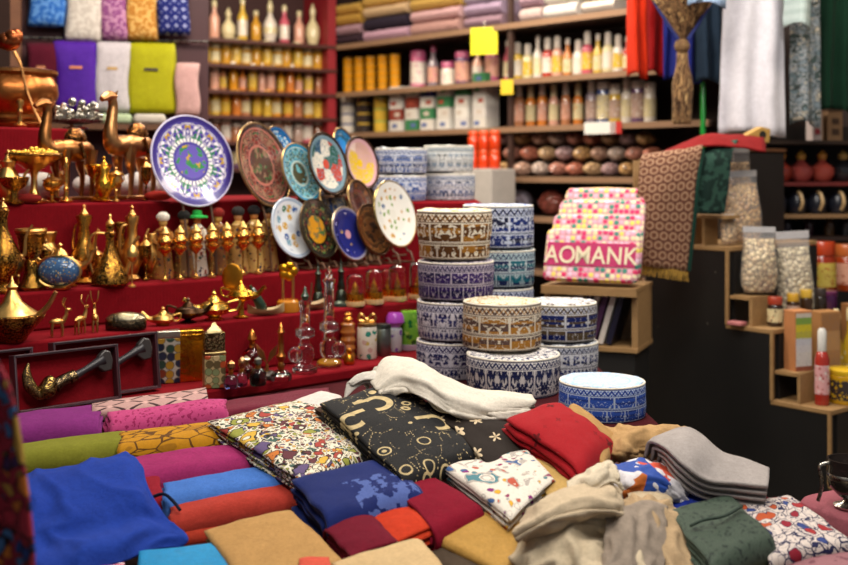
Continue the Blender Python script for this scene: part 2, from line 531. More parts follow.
# ------------------------------------------------------------------ embroidered caps, bands round object z over the height h
@memo
def cap_side(ground, c1, c2, h, n=9., seed=0., lo=.36, dense=.5):
    g = G('cap_' + c1); x, y, z = g.xyz('Object'); th = g.math('ARCTAN2', y, x) * (1 / (2 * PI))
    v = z * (1 / h)
    def motif(u, a, b, s, thr, sh):
        uf = (u.fr() - .5).ab() * 2.; vv = (v - a) * (1 / (b - a))
        nz = g.noise(g.vec(uf * 1.5, vv * sh, s), 2.5, 3, .5, .7)
        return (nz > thr) * (uf < .93) * v.between(a + .015, b - .015), uf, vv
    m1, uf, vv = motif(th * n, lo + .03, .76, seed, dense, 1.7)
    m2, uf2, vv2 = motif(th * (n * 1.35), .04, lo - .03, seed + 4.1, dense - .02, 1.2)
    zig = (((th * (n * 3.6)).tri() - (v - .80) * (1 / .13)).ab() < .3) * v.between(.795, .945)
    zig2 = (((th * (n * 3.6) + .5).tri() - (v - .80) * (1 / .13)).ab() < .12) * v.between(.795, .945)
    lines = v.between(lo - .022, lo).mx(v.between(lo + .012, lo + .024)).mx(v.between(.77, .79)).mx(v.between(.955, .975)).mx(v.between(.015, .035))
    alt = g.noise(g.vec((th * n).fl() * 3.7, v * 4., seed), 2., 1) > .52
    a = g.mix(m1.mx(m2), ground, g.mix(alt, c1, c2))
    a = g.mix(zig, a, c2); a = g.mix(zig2, a, c1); a = g.mix(lines, a, c2)
    st = g.noise(g.vec(th * 400., z * 500, 0.), 1.6, 2, .7)
    hgt = m1.mx(m2).mx(zig) * .7 + st
    return g.end(g.shade(a, st, .72, 1.22), .85, 0., hgt, .5, .0018, Specular_IOR_Level=.15)
@memo
def cap_top(ground, c1):
    g = G('captop_' + ground + c1); x, y, z = g.xyz('Object'); th = g.math('ARCTAN2', y, x) * (1 / (2 * PI)); r = (x * x + y * y).m('SQRT')
    uf = (th * 10.).tri()
    nz = g.noise(g.vec(uf * 1.4, r * 26., 0.), 2.2, 2)
    m = (nz > .54).mx(r.between(.056, .06))
    st = g.noise(g.coord('Object'), 420, 2, .7)
    return g.end(g.shade(g.mix(m, ground, c1), st, .8, 1.15), .85, 0., st + m * .5, .4, .0015, Specular_IOR_Level=.15)

# ------------------------------------------------------------------ painted plates: rings by object radius, painted wedges
@memo
def plate_paint(rad, centre, mid, midcols, rim, line, n=8., seed=0., c0=.42, beads=None, sc=5.):
    g = G('plate'); x, y, z = g.xyz('Object'); th = g.math('ARCTAN2', y, x) * (1 / (2 * PI)); r = (x * x + y * y).m('SQRT') * (1 / rad)
    uf = (th * n).tri()
    d, c, p = g.vor(g.vec(uf * 1.2, r * sc, seed), 2.2); rr, gg, b = g.red(c)
    e = g.vor(g.vec(uf * 1.2, r * sc, seed), 2.2, 1., 'DISTANCE_TO_EDGE')
    band = g.mix(d < .5, mid, g.pal(rr, midcols))
    band = g.mix(e < .05, band, line)
    nz = g.noise(g.vec(x, y, seed), 45, 2)
    cen = g.mix(nz > .53, centre, g.pal(g.noise(g.vec(x, y, seed + 3), 60), midcols))
    a = g.mix(r > c0, cen, band)
    a = g.mix(r.between(c0 - .03, c0 + .03), a, line)
    a = g.mix(r > .86, a, rim)
    a = g.mix(r.between(.84, .875), a, line)
    if beads:
        bd = ((th * 34.).fr() - .5).ab() < .33
        a = g.mix(bd * r.between(c0 + .03, c0 + .12), a, beads)
    return g.end(a, .22, 0., g.noise(g.coord('Object'), 90), .1, .001, Coat_Weight=.6)
@memo
def dotted_plate(rad, ground, col, rim, cols, sc=30., k=.3):
    g = G('plate_dots'); x, y, z = g.xyz('Object'); r = (x * x + y * y).m('SQRT') * (1 / rad)
    d, c, p = g.vor(g.vec(x, y, 0.), sc, .5); rr, gg, b = g.red(c)
    nz = g.noise(g.vec(x, y, 0.), 150, 2)
    a = g.mix((d < k) * (r < .78) * (nz > .42), ground, g.pal(rr, cols))
    a = g.mix(r < .16, a, col)
    a = g.mix(r > .9, a, rim)
    return g.end(a, .22, 0., None, Coat_Weight=.6)

@memo
def jar_mat(c, cols, sc=70.):
    g = G('jarpaint_' + c); v = g.coord('Object'); d, cc, p = g.vor(g.warp(v, 60, .01), sc); r, gg, b = g.red(cc); n = g.noise(v, 50)
    return g.end(g.mix((d < .45) * (n > .5), c, g.pal(r, cols)), .2, 0., None, Coat_Weight=.5)

# ------------------------------------------------------------------ shared
RED = fabric('6c0812', '7c0a16', weave=700, bs=.25, sheen=.0)
GOLD = metal('e2b468'); GOLD2 = metal('d0a05c', .34); COPPER = metal('bd7c50', .34, 30); BRASS = engraved(); SILVER = metal('b9b4aa', .25)
DARKBR = metal('4a3424', .35)
CLEAR = glass(); WOOD = wood('c09468', '94693f'); DWOOD = wood('6b4326', '3f2614'); REDWOOD = plain('7c1b22', .5)
BLACKP = None
# ------------------------------------------------------------------ camera, world, lamps
sc = bpy.context.scene
cam = bpy.data.cameras.new('camera'); co = bpy.data.objects.new('camera', cam); COL.objects.link(co)
co.location = (0, 0, EYE); co.rotation_euler = (PI / 2, 0, 0)
cam.sensor_width = 36; cam.lens = F / 848 * 36; cam.shift_y = -(282.5 - HY) / 848
cam.dof.use_dof = True; cam.dof.focus_distance = 1.98; cam.dof.aperture_fstop = 3.8
cam.clip_start = .05
sc.camera = co
sc.view_settings.view_transform = 'Standard'; sc.view_settings.look = 'None'; sc.view_settings.gamma = 1; sc.view_settings.exposure = -0.92
w = bpy.data.worlds.new('world'); sc.world = w; w.use_nodes = True
w.node_tree.nodes['Background'].inputs[0].default_value = (.95, .97, 1, 1); w.node_tree.nodes['Background'].inputs[1].default_value = .30
def lamp(x, y, z, sx, sy, p, c=(1, .93, .84), rot=(0, 0, 0)):
    l = bpy.data.lights.new('ceiling_or_fill_lamp', 'AREA'); l.shape = 'RECTANGLE'; l.size = sx; l.size_y = sy; l.energy = p; l.color = c
    o = bpy.data.objects.new('ceiling_or_fill_lamp', l); COL.objects.link(o); o.location = (x, y, z); o.rotation_euler = rot  # level ones are ceiling lamps, tilted ones are added fill
lamp(-.4, 1.0, 2.9, .7, .4, 30)
lamp(.6, 1.5, 2.9, .6, .4, 24)
lamp(-.6, 3.0, 2.8, .8, .3, 30, (1, .90, .78))
lamp(.5, 3.5, 2.9, .9, .3, 36, (1, .92, .82))
lamp(-.9, 4.7, 2.8, .8, .25, 48, (1, .86, .68))
lamp(.2, 4.5, 2.8, .9, .25, 60, (1, .90, .76))
lamp(1.7, 3.2, 2.8, .6, .3, 22, (1, .86, .68))
for (x, y, e) in ((-.7, 2.0, 26), (.15, 1.9, 22), (-.3, 1.35, 20), (.5, 1.4, 18), (.7, 2.9, 16), (-.3, 4.3, 30), (.6, 3.9, 26)):
    l = bpy.data.lights.new('spot_lamp', 'SPOT'); l.energy = e; l.spot_size = R(80); l.spot_blend = .6; l.color = (1, .90, .78); l.shadow_soft_size = .04
    o = bpy.data.objects.new('spot_lamp', l); COL.objects.link(o); o.location = (x, y, 2.75)

lamp(.3, 2.3, 2.75, .6, .25, 30, (1, .93, .84), (R(52), 0, R(-4)))  # this and the next three: tilted fill lamps added to brighten upright faces
lamp(1.0, 2.5, 2.75, .5, .25, 20, (1, .95, .9), (R(48), 0, R(-8)))
lamp(.5, .9, 2.6, .6, .3, 20, (1, .94, .87), (R(48), 0, R(28)))
lamp(-.6, 2.9, 2.7, .5, .25, 26, (1, .88, .72), (R(55), 0, R(8)))
# ------------------------------------------------------------------ the setting
CA = Vector((-.47, 6.0, 0)); CB = Vector((.886, 4.6, 0))            # inner corner and the near end of the right shelf wall
dR = (CB - CA).normalized(); nR = Vector((-dR.y, dR.x, 0));          # along the shelf wall towards us; nR points out of the room
if nR.y < 0: nR = -nR
dL = Vector((-.846, -.533, 0)); nL = Vector((-.533, .846, 0))
SHD = .34                                                           # shelf depth
def slab(a, b, z0, z1, n, t, mb=None):
    mb = mb or MB(); a = Vector(a); b = Vector(b); n = Vector(n) * t
    q = [a, b, b + n, a + n]
    vs = [Vector((p.x, p.y, z0)) for p in q] + [Vector((p.x, p.y, z1)) for p in q]
    return mb.add(vs, [(3, 2, 1, 0), (4, 5, 6, 7), (0, 1, 5, 4), (1, 2, 6, 5), (2, 3, 7, 6), (3, 0, 4, 7)])
g = G('floor_tile'); fx, fy, fz = g.xyz('Object'); fn = g.noise(g.coord('Object'), 6, 4)
fl = g.end(g.shade(g.mix(((fx * 2.).fr() < .015).mx((fy * 2.).fr() < .015), 'a89a84', '5c5348'), fn, .8, 1.1), .35)
structure(MB().box((9, 9, .1), (0, 4, -.05)), 'floor', fl, smooth=0)
dark = plain('3a1a16', .8)
structure(slab(CA - dL * .9 + nL * (SHD + .02), CA + dL * 3.4 + nL * (SHD + .02), 0, 3.2, nL, .1), 'wall_back', plain('32170f', .8), smooth=0)
structure(slab(CA + nR * (SHD + .02) - dR * .6, CB + dR * 2.2 + nR * (SHD + .02), 0, 3.2, nR, .1), 'wall_right', plain('2c1d18', .8), smooth=0)
e_l = CA + dL * 3.3
structure(MB().box((.1, 5.2, 3.2), (-3.0, 2.3, 1.6)), 'wall_left', plain('33201a', .8), smooth=0)

# ------------------------------------------------------------------ goods table: sloping front, level back, red cloth
tb = thing('display_table', 'long goods table under a dark maroon cloth, covered in scarves and caps', 'table', (0, 1.8, 0))
ys = [1.15, YF, 2.95, 3.80]
xr = [.77, .47, .445, .16]
mb = MB()
vs = [(x, y - 1.8, zt(y)) for y, xx in zip(ys, xr) for x in (-1.35, xx)] + [(x, y - 1.8, zt(y) - .05) for y, xx in zip(ys, xr) for x in (-1.35, xx)]
fs = [(2 * i, 2 * i + 1, 2 * i + 3, 2 * i + 2) for i in range(3)] + [(2 * i + 10, 2 * i + 11, 2 * i + 9, 2 * i + 8) for i in range(3)]
fs += [(2 * i, 2 * i + 2, 2 * i + 10, 2 * i + 8) for i in range(3)] + [(2 * i + 3, 2 * i + 1, 2 * i + 9, 2 * i + 11) for i in range(3)] + [(1, 0, 8, 9), (6, 7, 15, 14)]
mb.add(vs, fs)
mb.build('tabletop', fabric('3c0a12', '4a1016'), tb, smooth=0)
for x, y in ((-1.25, 1.25), (.62, 1.25), (-1.25, 3.4), (.2, 3.4)):
    MB().box((.06, .06, zt(y) - .052), (x, y - 1.8, (zt(y) - .052) / 2)).build('leg', DWOOD, tb, smooth=0)

# ------------------------------------------------------------------ the stepped stand, treads run away to the right
SA = R(42)
S0 = Vector((-.4625, 2.40, 0)); sa = Vector((math.cos(SA), math.sin(SA), 0)); sn = Vector((-math.sin(SA), math.cos(SA), 0))
TZ = [.972, 1.096, 1.182, 1.372, 1.56]
TO = [0, .14, .28, .42, .68]
SB = zt(9) + .001
st = thing('stepped_stand', 'stepped display stand wrapped in bright red cloth, crowded with brassware and plates', 'display stand', (S0.x, S0.y, SB), SA)
for k in range(5):
    x0, x1 = (-.80, .775) if k < 4 else (-.80, -.02)
    z0 = 0 if k == 0 else TZ[k - 1] - SB - .0012
    y1 = .95 if k == 4 else .86
    b = MB().box((x1 - x0, y1 - TO[k], TZ[k] - SB - .0012 - z0), ((x0 + x1) / 2, (y1 + TO[k]) / 2, (TZ[k] - SB - .0012 + z0) / 2))
    b.build('step', RED, st, smooth=30, bevel=.006)
for k in range(2, 4):                                                # cloth joints on the risers
    pass
def on(k, px, py=None, d=.05):
    """point on tread k seen in column px; py fixes the row, else d metres behind the tread's front edge"""
    if py is not None: return onz(px, py, TZ[k])
    b = S0 + sn * (TO[k] + d); c = (px - CX) / F
    s = (c * b.y - b.x) / (sa.x - c * sa.y)
    p = b + sa * s; p.z = TZ[k]; return p
# ------------------------------------------------------------------ embroidered caps in stacks
CAPG = 'embroidered caps in stacks'
def cap(label, px, Yc, z, D, H, ground, c1, c2, n=9., seed=0., lo=.36, dense=.5, taper=.97, topc=None):
    x = (px - CX) / F * Yc; r = D / 2
    t = thing('embroidered_cap', label, 'cap', (x, Yc, z), rnd.uniform(0, 6), CAPG)
    H -= .0085
    mb = MB().lathe([(r * .985 * taper, .0012), (r * taper, .004), (r * (taper + .012), H * .3), (r * 1.004, H * .6), (r, H * .93), (r * .975, H)], 48)
    for i, p in enumerate(mb.v):
        s = 1 + .018 * fbm((p.x * 12 + seed, p.y * 12, p.z * 10), 1.2); p.x *= s; p.y *= s
    mb.build('side_band', cap_side(ground, c1, c2, round(H, 4), n, seed, lo, dense), t, smooth=50)
    mt = MB().lathe([(r * .972, H - .002), (r * .955, H + .0025), (r * .8, H + .0035), (r * .5, H + .002), (r * .2, H + .001), (0, H)], 48)
    for p in mt.v: p.z += .0035 * fbm((p.x * 25, p.y * 25, seed), 1.)
    mt.build('top_panel', cap_top(ground, topc or c2), t, smooth=50)
    MB().tube([(r * .975 * math.cos(a * PI / 20), r * .975 * math.sin(a * PI / 20), H) for a in range(41)], .0022, 6).build('piping', fabric('e9e2d0'), t)
    return t
WH = 'e6e0d2'
B0 = zt(9)
# stack A, beside the red bag
cap('white cap with dark navy sprigs under the tan patterned cap', 513, 2.528, B0, .216, .095, 'd9d4cf', '1c2148', '232a52', 12., 3., .06, .46)
cap('tan and cream cap with brown flower bands, topmost beside the glass bottles', 502, 2.585, B0 + .095, .183, .113, 'd8cdb8', 'a5712c', '5c4640', 8., 1.3, .34, .45, 1.0, 'a98a58')
# stack B
cap('dark blue cap at the bottom behind the brass lamp tray', 454, 2.74, B0, .188, .094, 'c9c5cf', '1d2455', '2a2050', 9., 7.)
cap('white and indigo cap below the purple one, behind the tan cap', 455, 2.74, B0 + .094, .19, .098, 'd4cfd6', '2a2a66', '221c48', 12., 9.)
cap('dark purple patterned cap directly under the brown elephant cap', 456, 2.74, B0 + .192, .19, .098, 'b9aeb8', '34205c', '1e1a44', 14., 5., .42, .42)
cap('cream cap with a band of brown elephants, tall and topmost of its stack', 454.5, 2.74, B0 + .290, .188, .125, 'e3dac6', '9c6a26', '5d3b1e', 7., 2.2, .34, .44, .93, 'c9a25a')
# stack C
cap('blue cap at the very bottom behind the tan cap', 498, 2.97, B0, .191, .10, 'b9c2d6', '223a86', '1c2450', 9., 12.)
cap('navy patterned cap second from the bottom behind the tan cap', 498, 2.97, B0 + .10, .191, .10, 'c4cad8', '203070', '1c2450', 9., 13.)
cap('teal and navy cap under the blue elephant cap', 499, 2.97, B0 + .20, .195, .102, 'c6d4d6', '156070', '1c2450', 12., 15., .4, .42)
cap('blue and white cap with dark elephants beside the brown elephant cap', 498, 2.97, B0 + .302, .191, .118, 'cfd6e6', '1c2d6e', '20223c', 8., 16., .36, .45, 1., '3a56a0')
# stack D
cap('white and blue cap under the navy cap, behind the light blue one', 561, 2.74, B0, .184, .09, 'd4d6da', '20306c', '1a1f40', 12., 18.)
cap('navy cap with dense woven band and white top by the tan cap', 560, 2.745, B0 + .09, .182, .097, 'd2d3d8', '1a2560', '5a4a34', 9., 20., .36, .40)
# stack E
cap('light blue cap with diamond bands standing alone by the red scarf', 602, 2.288, B0, .178, .078, 'b7c6da', '3458b4', '27408c', 11., 22., .40, .42, 1., '9db8da')
# back stacks on a riser
ri = MB().box((.31, .34, 1.352 - B0), (0, 0, (1.352 - B0) / 2)).build('display_riser', RED, None, smooth=30, bevel=.006, loc=(.02, 3.52, B0 + .001))
tag(ri, 'red cloth covered block under the two rearmost cap stacks', 'display block')
cap('blue and white flowered cap, lower one right behind the white plate', 400, 3.46, 1.354, .168, .085, 'd8dde6', '27509a', '1c2e66', 8., 25., .3, .45)
cap('white topped blue banded cap, upper one right behind the white plate', 401, 3.46, 1.439, .164, .085, 'dfe2e6', '2b4f96', '1c2a58', 10., 26., .45, .46)
cap('white cap with zigzag bands at the rear, lower of its stack', 449, 3.55, 1.354, .168, .09, 'e0e2e4', '3c5480', '2a3550', 16., 28., .5, .5)
cap('white cap with green grey zigzags at the rear, topmost of its stack', 448.5, 3.55, 1.444, .164, .09, 'e6e6e2', '50708a', '37464a', 14., 30., .45, .5)

# ------------------------------------------------------------------ painted plates on easels
def plate(label, px, py, h, k, d, mat, rot=18., yaw=0., wide=1., rim=None, rimmat=None):
    Yb = on(k, px, d=d).y; r = h / 2 * Yb / F / math.cos(R(rot)) * .985
    if (EYE - (py + h / 2 - HY) / F * Yb) < TZ[k] + .006:
        Yb = on(k, px, d=-.032).y; r = h / 2 * Yb / F / math.cos(R(rot)) * .985
    c = ray(px, py, Yb)
    f = (Matrix.Rotation(R(yaw + 14), 3, 'Z') @ (-sn))
    nrm = (f * math.cos(R(rot)) + Vector((0, 0, 1)) * math.sin(R(rot))).normalized()
    X = Vector((-f.y, f.x, 0)); Yv = nrm.cross(X)
    M3 = Matrix((X, Yv, nrm)).transposed()
    t = thing('painted_plate', label, 'plate', c, group='painted souvenir plates', rot=M3.to_euler())
    MB().lathe([(r * .55, -.010), (r * .62, -.009), (r * .97, .003), (r * .985, .007), (r * .93, .006), (r * .62, -.002), (r * .52, -.004), (0, -.003)], 48).build('dish', mat(round(r, 4)), t, smooth=60)
    MB().tube([(r * .985 * math.cos(a * PI / 24), r * .985 * math.sin(a * PI / 24), .005) for a in range(49)], .003, 6).build('rim', rimmat or metal('b09060', .4), t)
    # easel under it
    low = c - Yv * r
    zb = TZ[k]
    if low.z < zb + .004:                                            # its tread lies in front: rest on the tread below
        zb = TZ[k - 1]
    e = thing('plate_easel', 'easel under the ' + label, 'plate stand', (low.x, low.y, zb), math.atan2(X.y, X.x), 'easels under the plates')
    hh = max(low.z - zb, .004)
    w = r * .34; fb = (.05, .03) if zb == TZ[k] else (.018, .012)
    for s in (-1, 1):
        b = MB().tube([(s * w, -.022, .0035), (s * w, -.012, hh * .6 + .002), (s * w, .002, hh - .009), (s * w, .016 + r * .8 * math.tan(R(rot)), hh + r * .8)], [.0032, .0032, .003, .0028], 6)
        b.tube([(s * w, -.022, .0035), (s * w, fb[0], .0035)], .0032, 6)
        b.build('leg', DWOOD, e)
    MB().tube([(-w, .004, max(hh * .5, .006)), (w, .004, max(hh * .5, .006))], .003, 6).build('crossbar', DWOOD, e)
    return t
pp = plate_paint
plate('big purple and white plate with a beaded ring, tallest on the stand', 192, 161, 93, 3, .03,
      lambda r: pp(r, '6a5ab4', 'd9d2dc', ('4a3a96', 'c9a040', '3c8a50', '6a5ab8', 'efe9f2'), '3a2c7c', '54489a', 8., 1., .40, 'f2efe8'), 14., -12., rimmat=glossy('cfc8e0'))
plate('blue plate half hidden behind the dark red carved plate', 279, 148, 44, 3, .14, lambda r: pp(r, '2a78b4', '2f86c0', ('1c5a9a', '8fc8e6', 'd0d8d0'), '2470b0', '123a66', 6., 8.), 16., 6.)
plate('dark red carved plate with a pink ring, behind the turquoise one', 263, 165, 86, 3, .05,
      lambda r: pp(r, '54392e', '4a3a2c', ('7c2c26', '3f5a34', '8a6a54', '35302c'), '43322a', 'b06a5c', 6., 2., .46), 16., 8.)
plate('turquoise plate with a brown centre in the upper row', 301, 173, 60, 3, .03, lambda r: pp(r, '4e4a34', '2e8ba6', ('1f6f96', '70b8c4', '49644c'), '1f86ae', 'b8c8c0', 8., 3., .40, None, 4.), 18., 4.)
plate('dark brown rimmed plate with a red and white picture', 327, 164, 64, 3, .04, lambda r: dotted_plate(r, '6d8894', 'b8402c', '3a2a1e', ('b23a28', 'd8d0c0', '2f5a50', '31506a'), 26., .75), 14., 4., rimmat=metal('5a4430', .4))
plate('teal plate behind the red and white picture plate', 343, 146, 36, 3, .14, lambda r: pp(r, '2c7cc0', '1f4a58', ('2c8ac8', '153844'), '12303a', '2c80bc', 6., 5.), 16., 6.)
plate('brown plate with a yellow and pink centre, last of the upper row', 361, 163, 54, 3, .04, lambda r: dotted_plate(r, 'c89aa0', 'd8b020', '3c281c', ('d8b428', 'c8a090', 'e0c8b8'), 22., .8), 12., 2., rimmat=metal('5a4430', .4))
plate('dark navy plate behind the gold centred one', 333, 205, 46, 2, .11, lambda r: pp(r, '2b3a58', '2c3448', ('54688a', '7a6a50', '20283c'), '2a2a30', '8a8478', 8., 6.), 18., 6.)
plate('small brown and maroon plate above the brown gold plate', 360, 202, 44, 2, .11, lambda r: pp(r, '4c241c', '43261e', ('7a4a28', '2c1a18', '6a2c2a'), '2c1c16', '5a3a26', 6., 7.), 18., 6.)
plate('white plate with coloured flowers, first of the lower row', 292, 228, 60, 2, .05, lambda r: dotted_plate(r, 'd9dde2', 'c8ccd4', '9fb0c8', ('3a5a9a', 'c89a3a', '7aa0b4', 'b85a3c', '4a7a5a'), 40., .42), 16., 0., rimmat=glossy('c4ccd8'))
plate('dark plate with a glowing gold medallion in the lower row', 318, 229, 60, 2, .045, lambda r: pp(r, 'c98a1c', '3a3424', ('7a2c2a', '4c6a3c', '8a6a3c', '4a3a34'), '2e2a22', '1c1812', 10., 9., .5, None, 6.), 16., 4., rimmat=metal('5a4a34', .4))
plate('deep blue plate with a pink star flower and gold dots', 349, 234, 54, 2, .035, lambda r: dotted_plate(r, '20256c', 'c08a94', '8a86a0', ('c9a43c', 'd8d0e0', 'b88a94'), 34., .2), 18., 2., rimmat=metal('b0a08a', .35))
plate('brown plate with dark gold rings beside the white one', 373, 230, 52, 2, .05, lambda r: pp(r, '6e4522', '4a2c14', ('8a5a28', '2e1c10', '6a3e1c'), '2c1a0e', '7a5228', 5., 10., .5), 18., 2., rimmat=metal('5a3c20', .4))
plate('white oval looking plate painted with small gold boats', 394, 214, 67, 2, .035, lambda r: dotted_plate(r, 'e2dfd6', 'dcd9ce', 'e6e3da', ('b8862c', '7a9a4a', '40608a', 'c89a30'), 44., .34), 14., 0., rimmat=metal('c8b070', .3))

# ------------------------------------------------------------------ brassware
def T(k): return Matrix.Scale(k, 4)
def camel(label, px, pyb, z, hpx, mat, rz, Y=None):
    p = onz(px, pyb, z) if Y is None else ray(px, pyb, Y)
    h = hpx * p.y / F
    t = thing('camel_statue', label, 'statuette', p, rz, 'brass camels')
    b = MB(); M = T(h)
    for (x, y) in ((.17, .07), (.17, -.07), (-.17, .07), (-.17, -.07)):
        b.tube([(x, y, .50), (x + .015, y, .34), (x - .01, y, .25), (x, y, .09), (x + .005, y, .035)], [.066, .046, .03, .022, .026], 8, M, 3)
    b.ball((.25, .115, .12), (0, 0, .50), 16, M)
    b.tube([(.20, 0, .50), (.33, 0, .50), (.38, 0, .60), (.36, 0, .74), (.34, 0, .86), (.36, 0, .93)], [.105, .09, .066, .052, .044, .042], 10, M, 4)
    b.tube([(.33, 0, .945), (.40, 0, .95), (.47, 0, .925), (.50, 0, .91)], [.045, .047, .032, .025], 8, M, 3)
    for s in (-1, 1): b.tube([(.335, s * .028, .965), (.325, s * .04, 1.0)], [.014, .005], 6, M)
    b.tube([(-.24, 0, .54), (-.28, 0, .45), (-.275, 0, .36)], [.02, .012, .016], 6, M, 3)
    b.build('body', mat, t)
    s = MB().ball((.13, .09, .13), (-.02, 0, .60), 12, M)
    s.tube([(.02, .11, .57), (-.02, .13, .42)], .02, 6, M); s.tube([(.02, -.11, .57), (-.02, -.13, .42)], .02, 6, M)
    s.build('saddle', engraved('a97038', '3a2010', 120), t)
    MB().box((.52, .20, .035), (.0, 0, .0175), M).build('base', mat, t, smooth=30, bevel=.002)
    return t
camel('copper camel statue looking up, standing beside the big purple plate', 136, 199, TZ[3], 106, metal('c08a58', .34, 30), R(-112), on(3, 136, d=.085).y)
camel('dark brass camel statue amid the bowls near the copper urn', 74, 200, TZ[3], 100, metal('a87040', .34, 30), R(-118), on(3, 74, d=.09).y)

def goblet_prof(h, r):
    return [(r * .55, 0), (r * .6, .02 * h), (r * .3, .06 * h), (r * .13, .12 * h), (r * .13, .42 * h), (r * .22, .47 * h), (r * .16, .52 * h), (r * .6, .60 * h), (r * .95, .66 * h), (r, .70 * h), (r * .7, .73 * h), (r * .75, .77 * h), (r * 1.05, .83 * h), (r * 1.0, .88 * h), (r * .75, .92 * h), (r * .5, 1. * h), (r * .35, .97 * h), (0, .93 * h)]
gx = [165, 180, 196, 212, 227, 243, 258]
gold = metal('d6a254', .2, 45)
for i, x in enumerate(gx):
    p = on(2, x, d=.022); k = p.y / F
    t = thing('brass_goblet', 'small brass goblet on a thin turned stem, ' + ORD[i] + ' of the row from the ewer', 'goblet', p, 0, 'brass goblets in a row')
    MB().lathe([(r * k, z * k) for r, z in goblet_prof(47, 7.4)], 20).build('cup', gold, t)
    MB().lathe([(4.2 * k, 0), (4.4 * k, 1.5 * k), (2 * k, 3 * k), (0, 3.2 * k)], 16).build('foot', GOLD2, t)
    pr = [(5 * k, 46 * k), (5.4 * k, 48 * k), (2 * k, 52 * k), (0, 55 * k)]
    MB().lathe(pr, 12).build('finial', GOLD, t)
# little dressed dolls behind the goblets
dl = [(163, 'a06a34', 'e8e0d0', 'c89a50'), (184, '7c5a30', '2a2a28', 'b88a50'), (197, 'd8cfc0', '2fae4c', 'c8783c'), (218, '8a5a2c', '8c2a24', 'caa050'), (238, 'c9a05a', '3a3634', 'c89058'), (254, 'd0a860', '2c2a2c', 'b8783c'), (268, 'b0874a', '35312c', 'a87040')]
nmh = ['white turban', 'black cap', 'wide green hat', 'red cap', 'grey turban', 'black turban', 'dark turban by the plates']
for i, (x, rb, ht, fc) in enumerate(dl):
    p = on(2, x, d=.085); k = p.y / F
    t = thing('doll', 'tiny dressed doll with a ' + nmh[i] + ' behind the goblets', 'figurine', p, rnd.uniform(-.3, .3), 'dressed dolls')
    MB().lathe([(11 * k, 0), (11.5 * k, 4 * k), (8 * k, 28 * k), (6.5 * k, 42 * k), (7.5 * k, 48 * k), (3 * k, 52 * k)], 14).build('robe', jar_mat(rb, ('6a2420', '3a4a3a', 'c8a050', '2c3048', '8a3c2c'), 110.), t)
    h = MB().ball((4.2 * k, 4.2 * k, 5. * k), (0, 0, 56 * k), 12); h.build('head', plain(fc, .6), t)
    if i == 2: hp = [(11 * k, 58 * k), (11 * k, 59.5 * k), (5 * k, 61 * k), (4.5 * k, 65 * k), (0, 66 * k)]
    else: hp = [(5 * k, 57.5 * k), (6.6 * k, 60 * k), (6.4 * k, 63 * k), (3.5 * k, 66 * k), (0, 66.6 * k)]
    MB().lathe(hp, 14).build('headwear', fabric(ht), t)
    a = MB()
    for s in (-1, 1): a.tube([(s * 6.5 * k, 0, 46 * k), (s * 9 * k, -3 * k, 38 * k), (s * 5 * k, -8 * k, 35 * k)], [2.6 * k, 2.2 * k, 1.7 * k], 6, None, 3)
    a.build('sleeves', fabric(rb), t)

def ewer(label, px, k, d, hpx, prof, mat, rz=0, spout=True, group='brass ewers', body=None, py=None):
    p = on(k, px, py, d); q = p.y / F
    t = thing('brass_ewer', label, 'ewer', p, rz, group)
    MB().lathe([(r * q, z * q) for r, z in prof], 28).build('body', body or mat, t)
    H = prof[-1][1]
    rb = max(r for r, z in prof); zb = [z for r, z in prof if r == rb][0]
    MB().tube([(-rb * .75 * q, 0, zb * q), (-rb * 1.15 * q, 0, H * .55 * q), (-rb * .9 * q, 0, H * .84 * q), (-rb * .2 * q, 0, H * .86 * q)], [1.3 * q, 1.5 * q, 1.3 * q, 1.2 * q], 8, None, 5).build('handle', mat, t)
    if spout:
        MB().tube([(rb * .7 * q, 0, zb * q), (rb * 1.1 * q, 0, H * .45 * q), (rb * 1.2 * q, 0, H * .66 * q), (rb * 1.55 * q, 0, H * .80 * q)], [3 * q, 2 * q, 1.5 * q, 1.2 * q], 8, None, 5).build('spout', mat, t)
    ld = MB().lathe([(4 * q, H * q), (4.4 * q, (H + 1.5) * q), (2 * q, (H + 5) * q), (.8 * q, (H + 7) * q)], 14).build('lid', mat, t)
    MB().lathe([(.8 * q, (H + 6.8) * q), (1.8 * q, (H + 9) * q), (0, (H + 11.5) * q)], 12).build('finial', mat, ld)
    return t
ewer('engraved brass ewer with a wide cone body beside the goblets', 110, 2, .025, 62, [(17, 0), (18.5, 2), (18, 8), (14, 17), (8, 28), (4.4, 37), (3.6, 46), (5, 50), (5.5, 52), (3.4, 54), (4.2, 60)], GOLD, R(10), body=BRASS)
ewer('tall brass ewer at the very edge of the stand', 3, 2, .03, 90, [(13, 0), (14, 3), (7, 9), (17, 26), (18, 36), (11, 50), (5, 62), (4, 74), (6, 82), (5, 84)], GOLD2, R(20), body=BRASS)
ewer('brass jug with a curved handle above the blue enamel pot', 84, 2, .10, 70, [(9, 0), (10, 2), (6, 6), (13, 22), (13, 30), (7, 42), (5, 56), (8, 66), (7.5, 68)], GOLD, R(-30), body=metal('c08c3e', .25))
ewer('slim brass jug behind the cone bodied ewer', 132, 2, .09, 62, [(8, 0), (9, 2), (5, 6), (11, 20), (10, 30), (5, 44), (5, 54), (7, 62), (6.5, 64)], GOLD2, R(30))
ewer('little brass pitcher on the upper step below the camel', 104, 3, .025, 36, [(7, 0), (8, 1.5), (4, 4), (9.5, 14), (9, 20), (5, 28), (6, 34), (5.5, 35)], metal('e0a83c', .2), R(-20))
ewer('round brass pitcher on the upper step beside the wide bowl', 8, 3, .03, 40, [(9, 0), (10, 2), (6, 5), (13, 18), (12, 26), (6, 36), (8, 42), (7.5, 43)], GOLD, R(10))
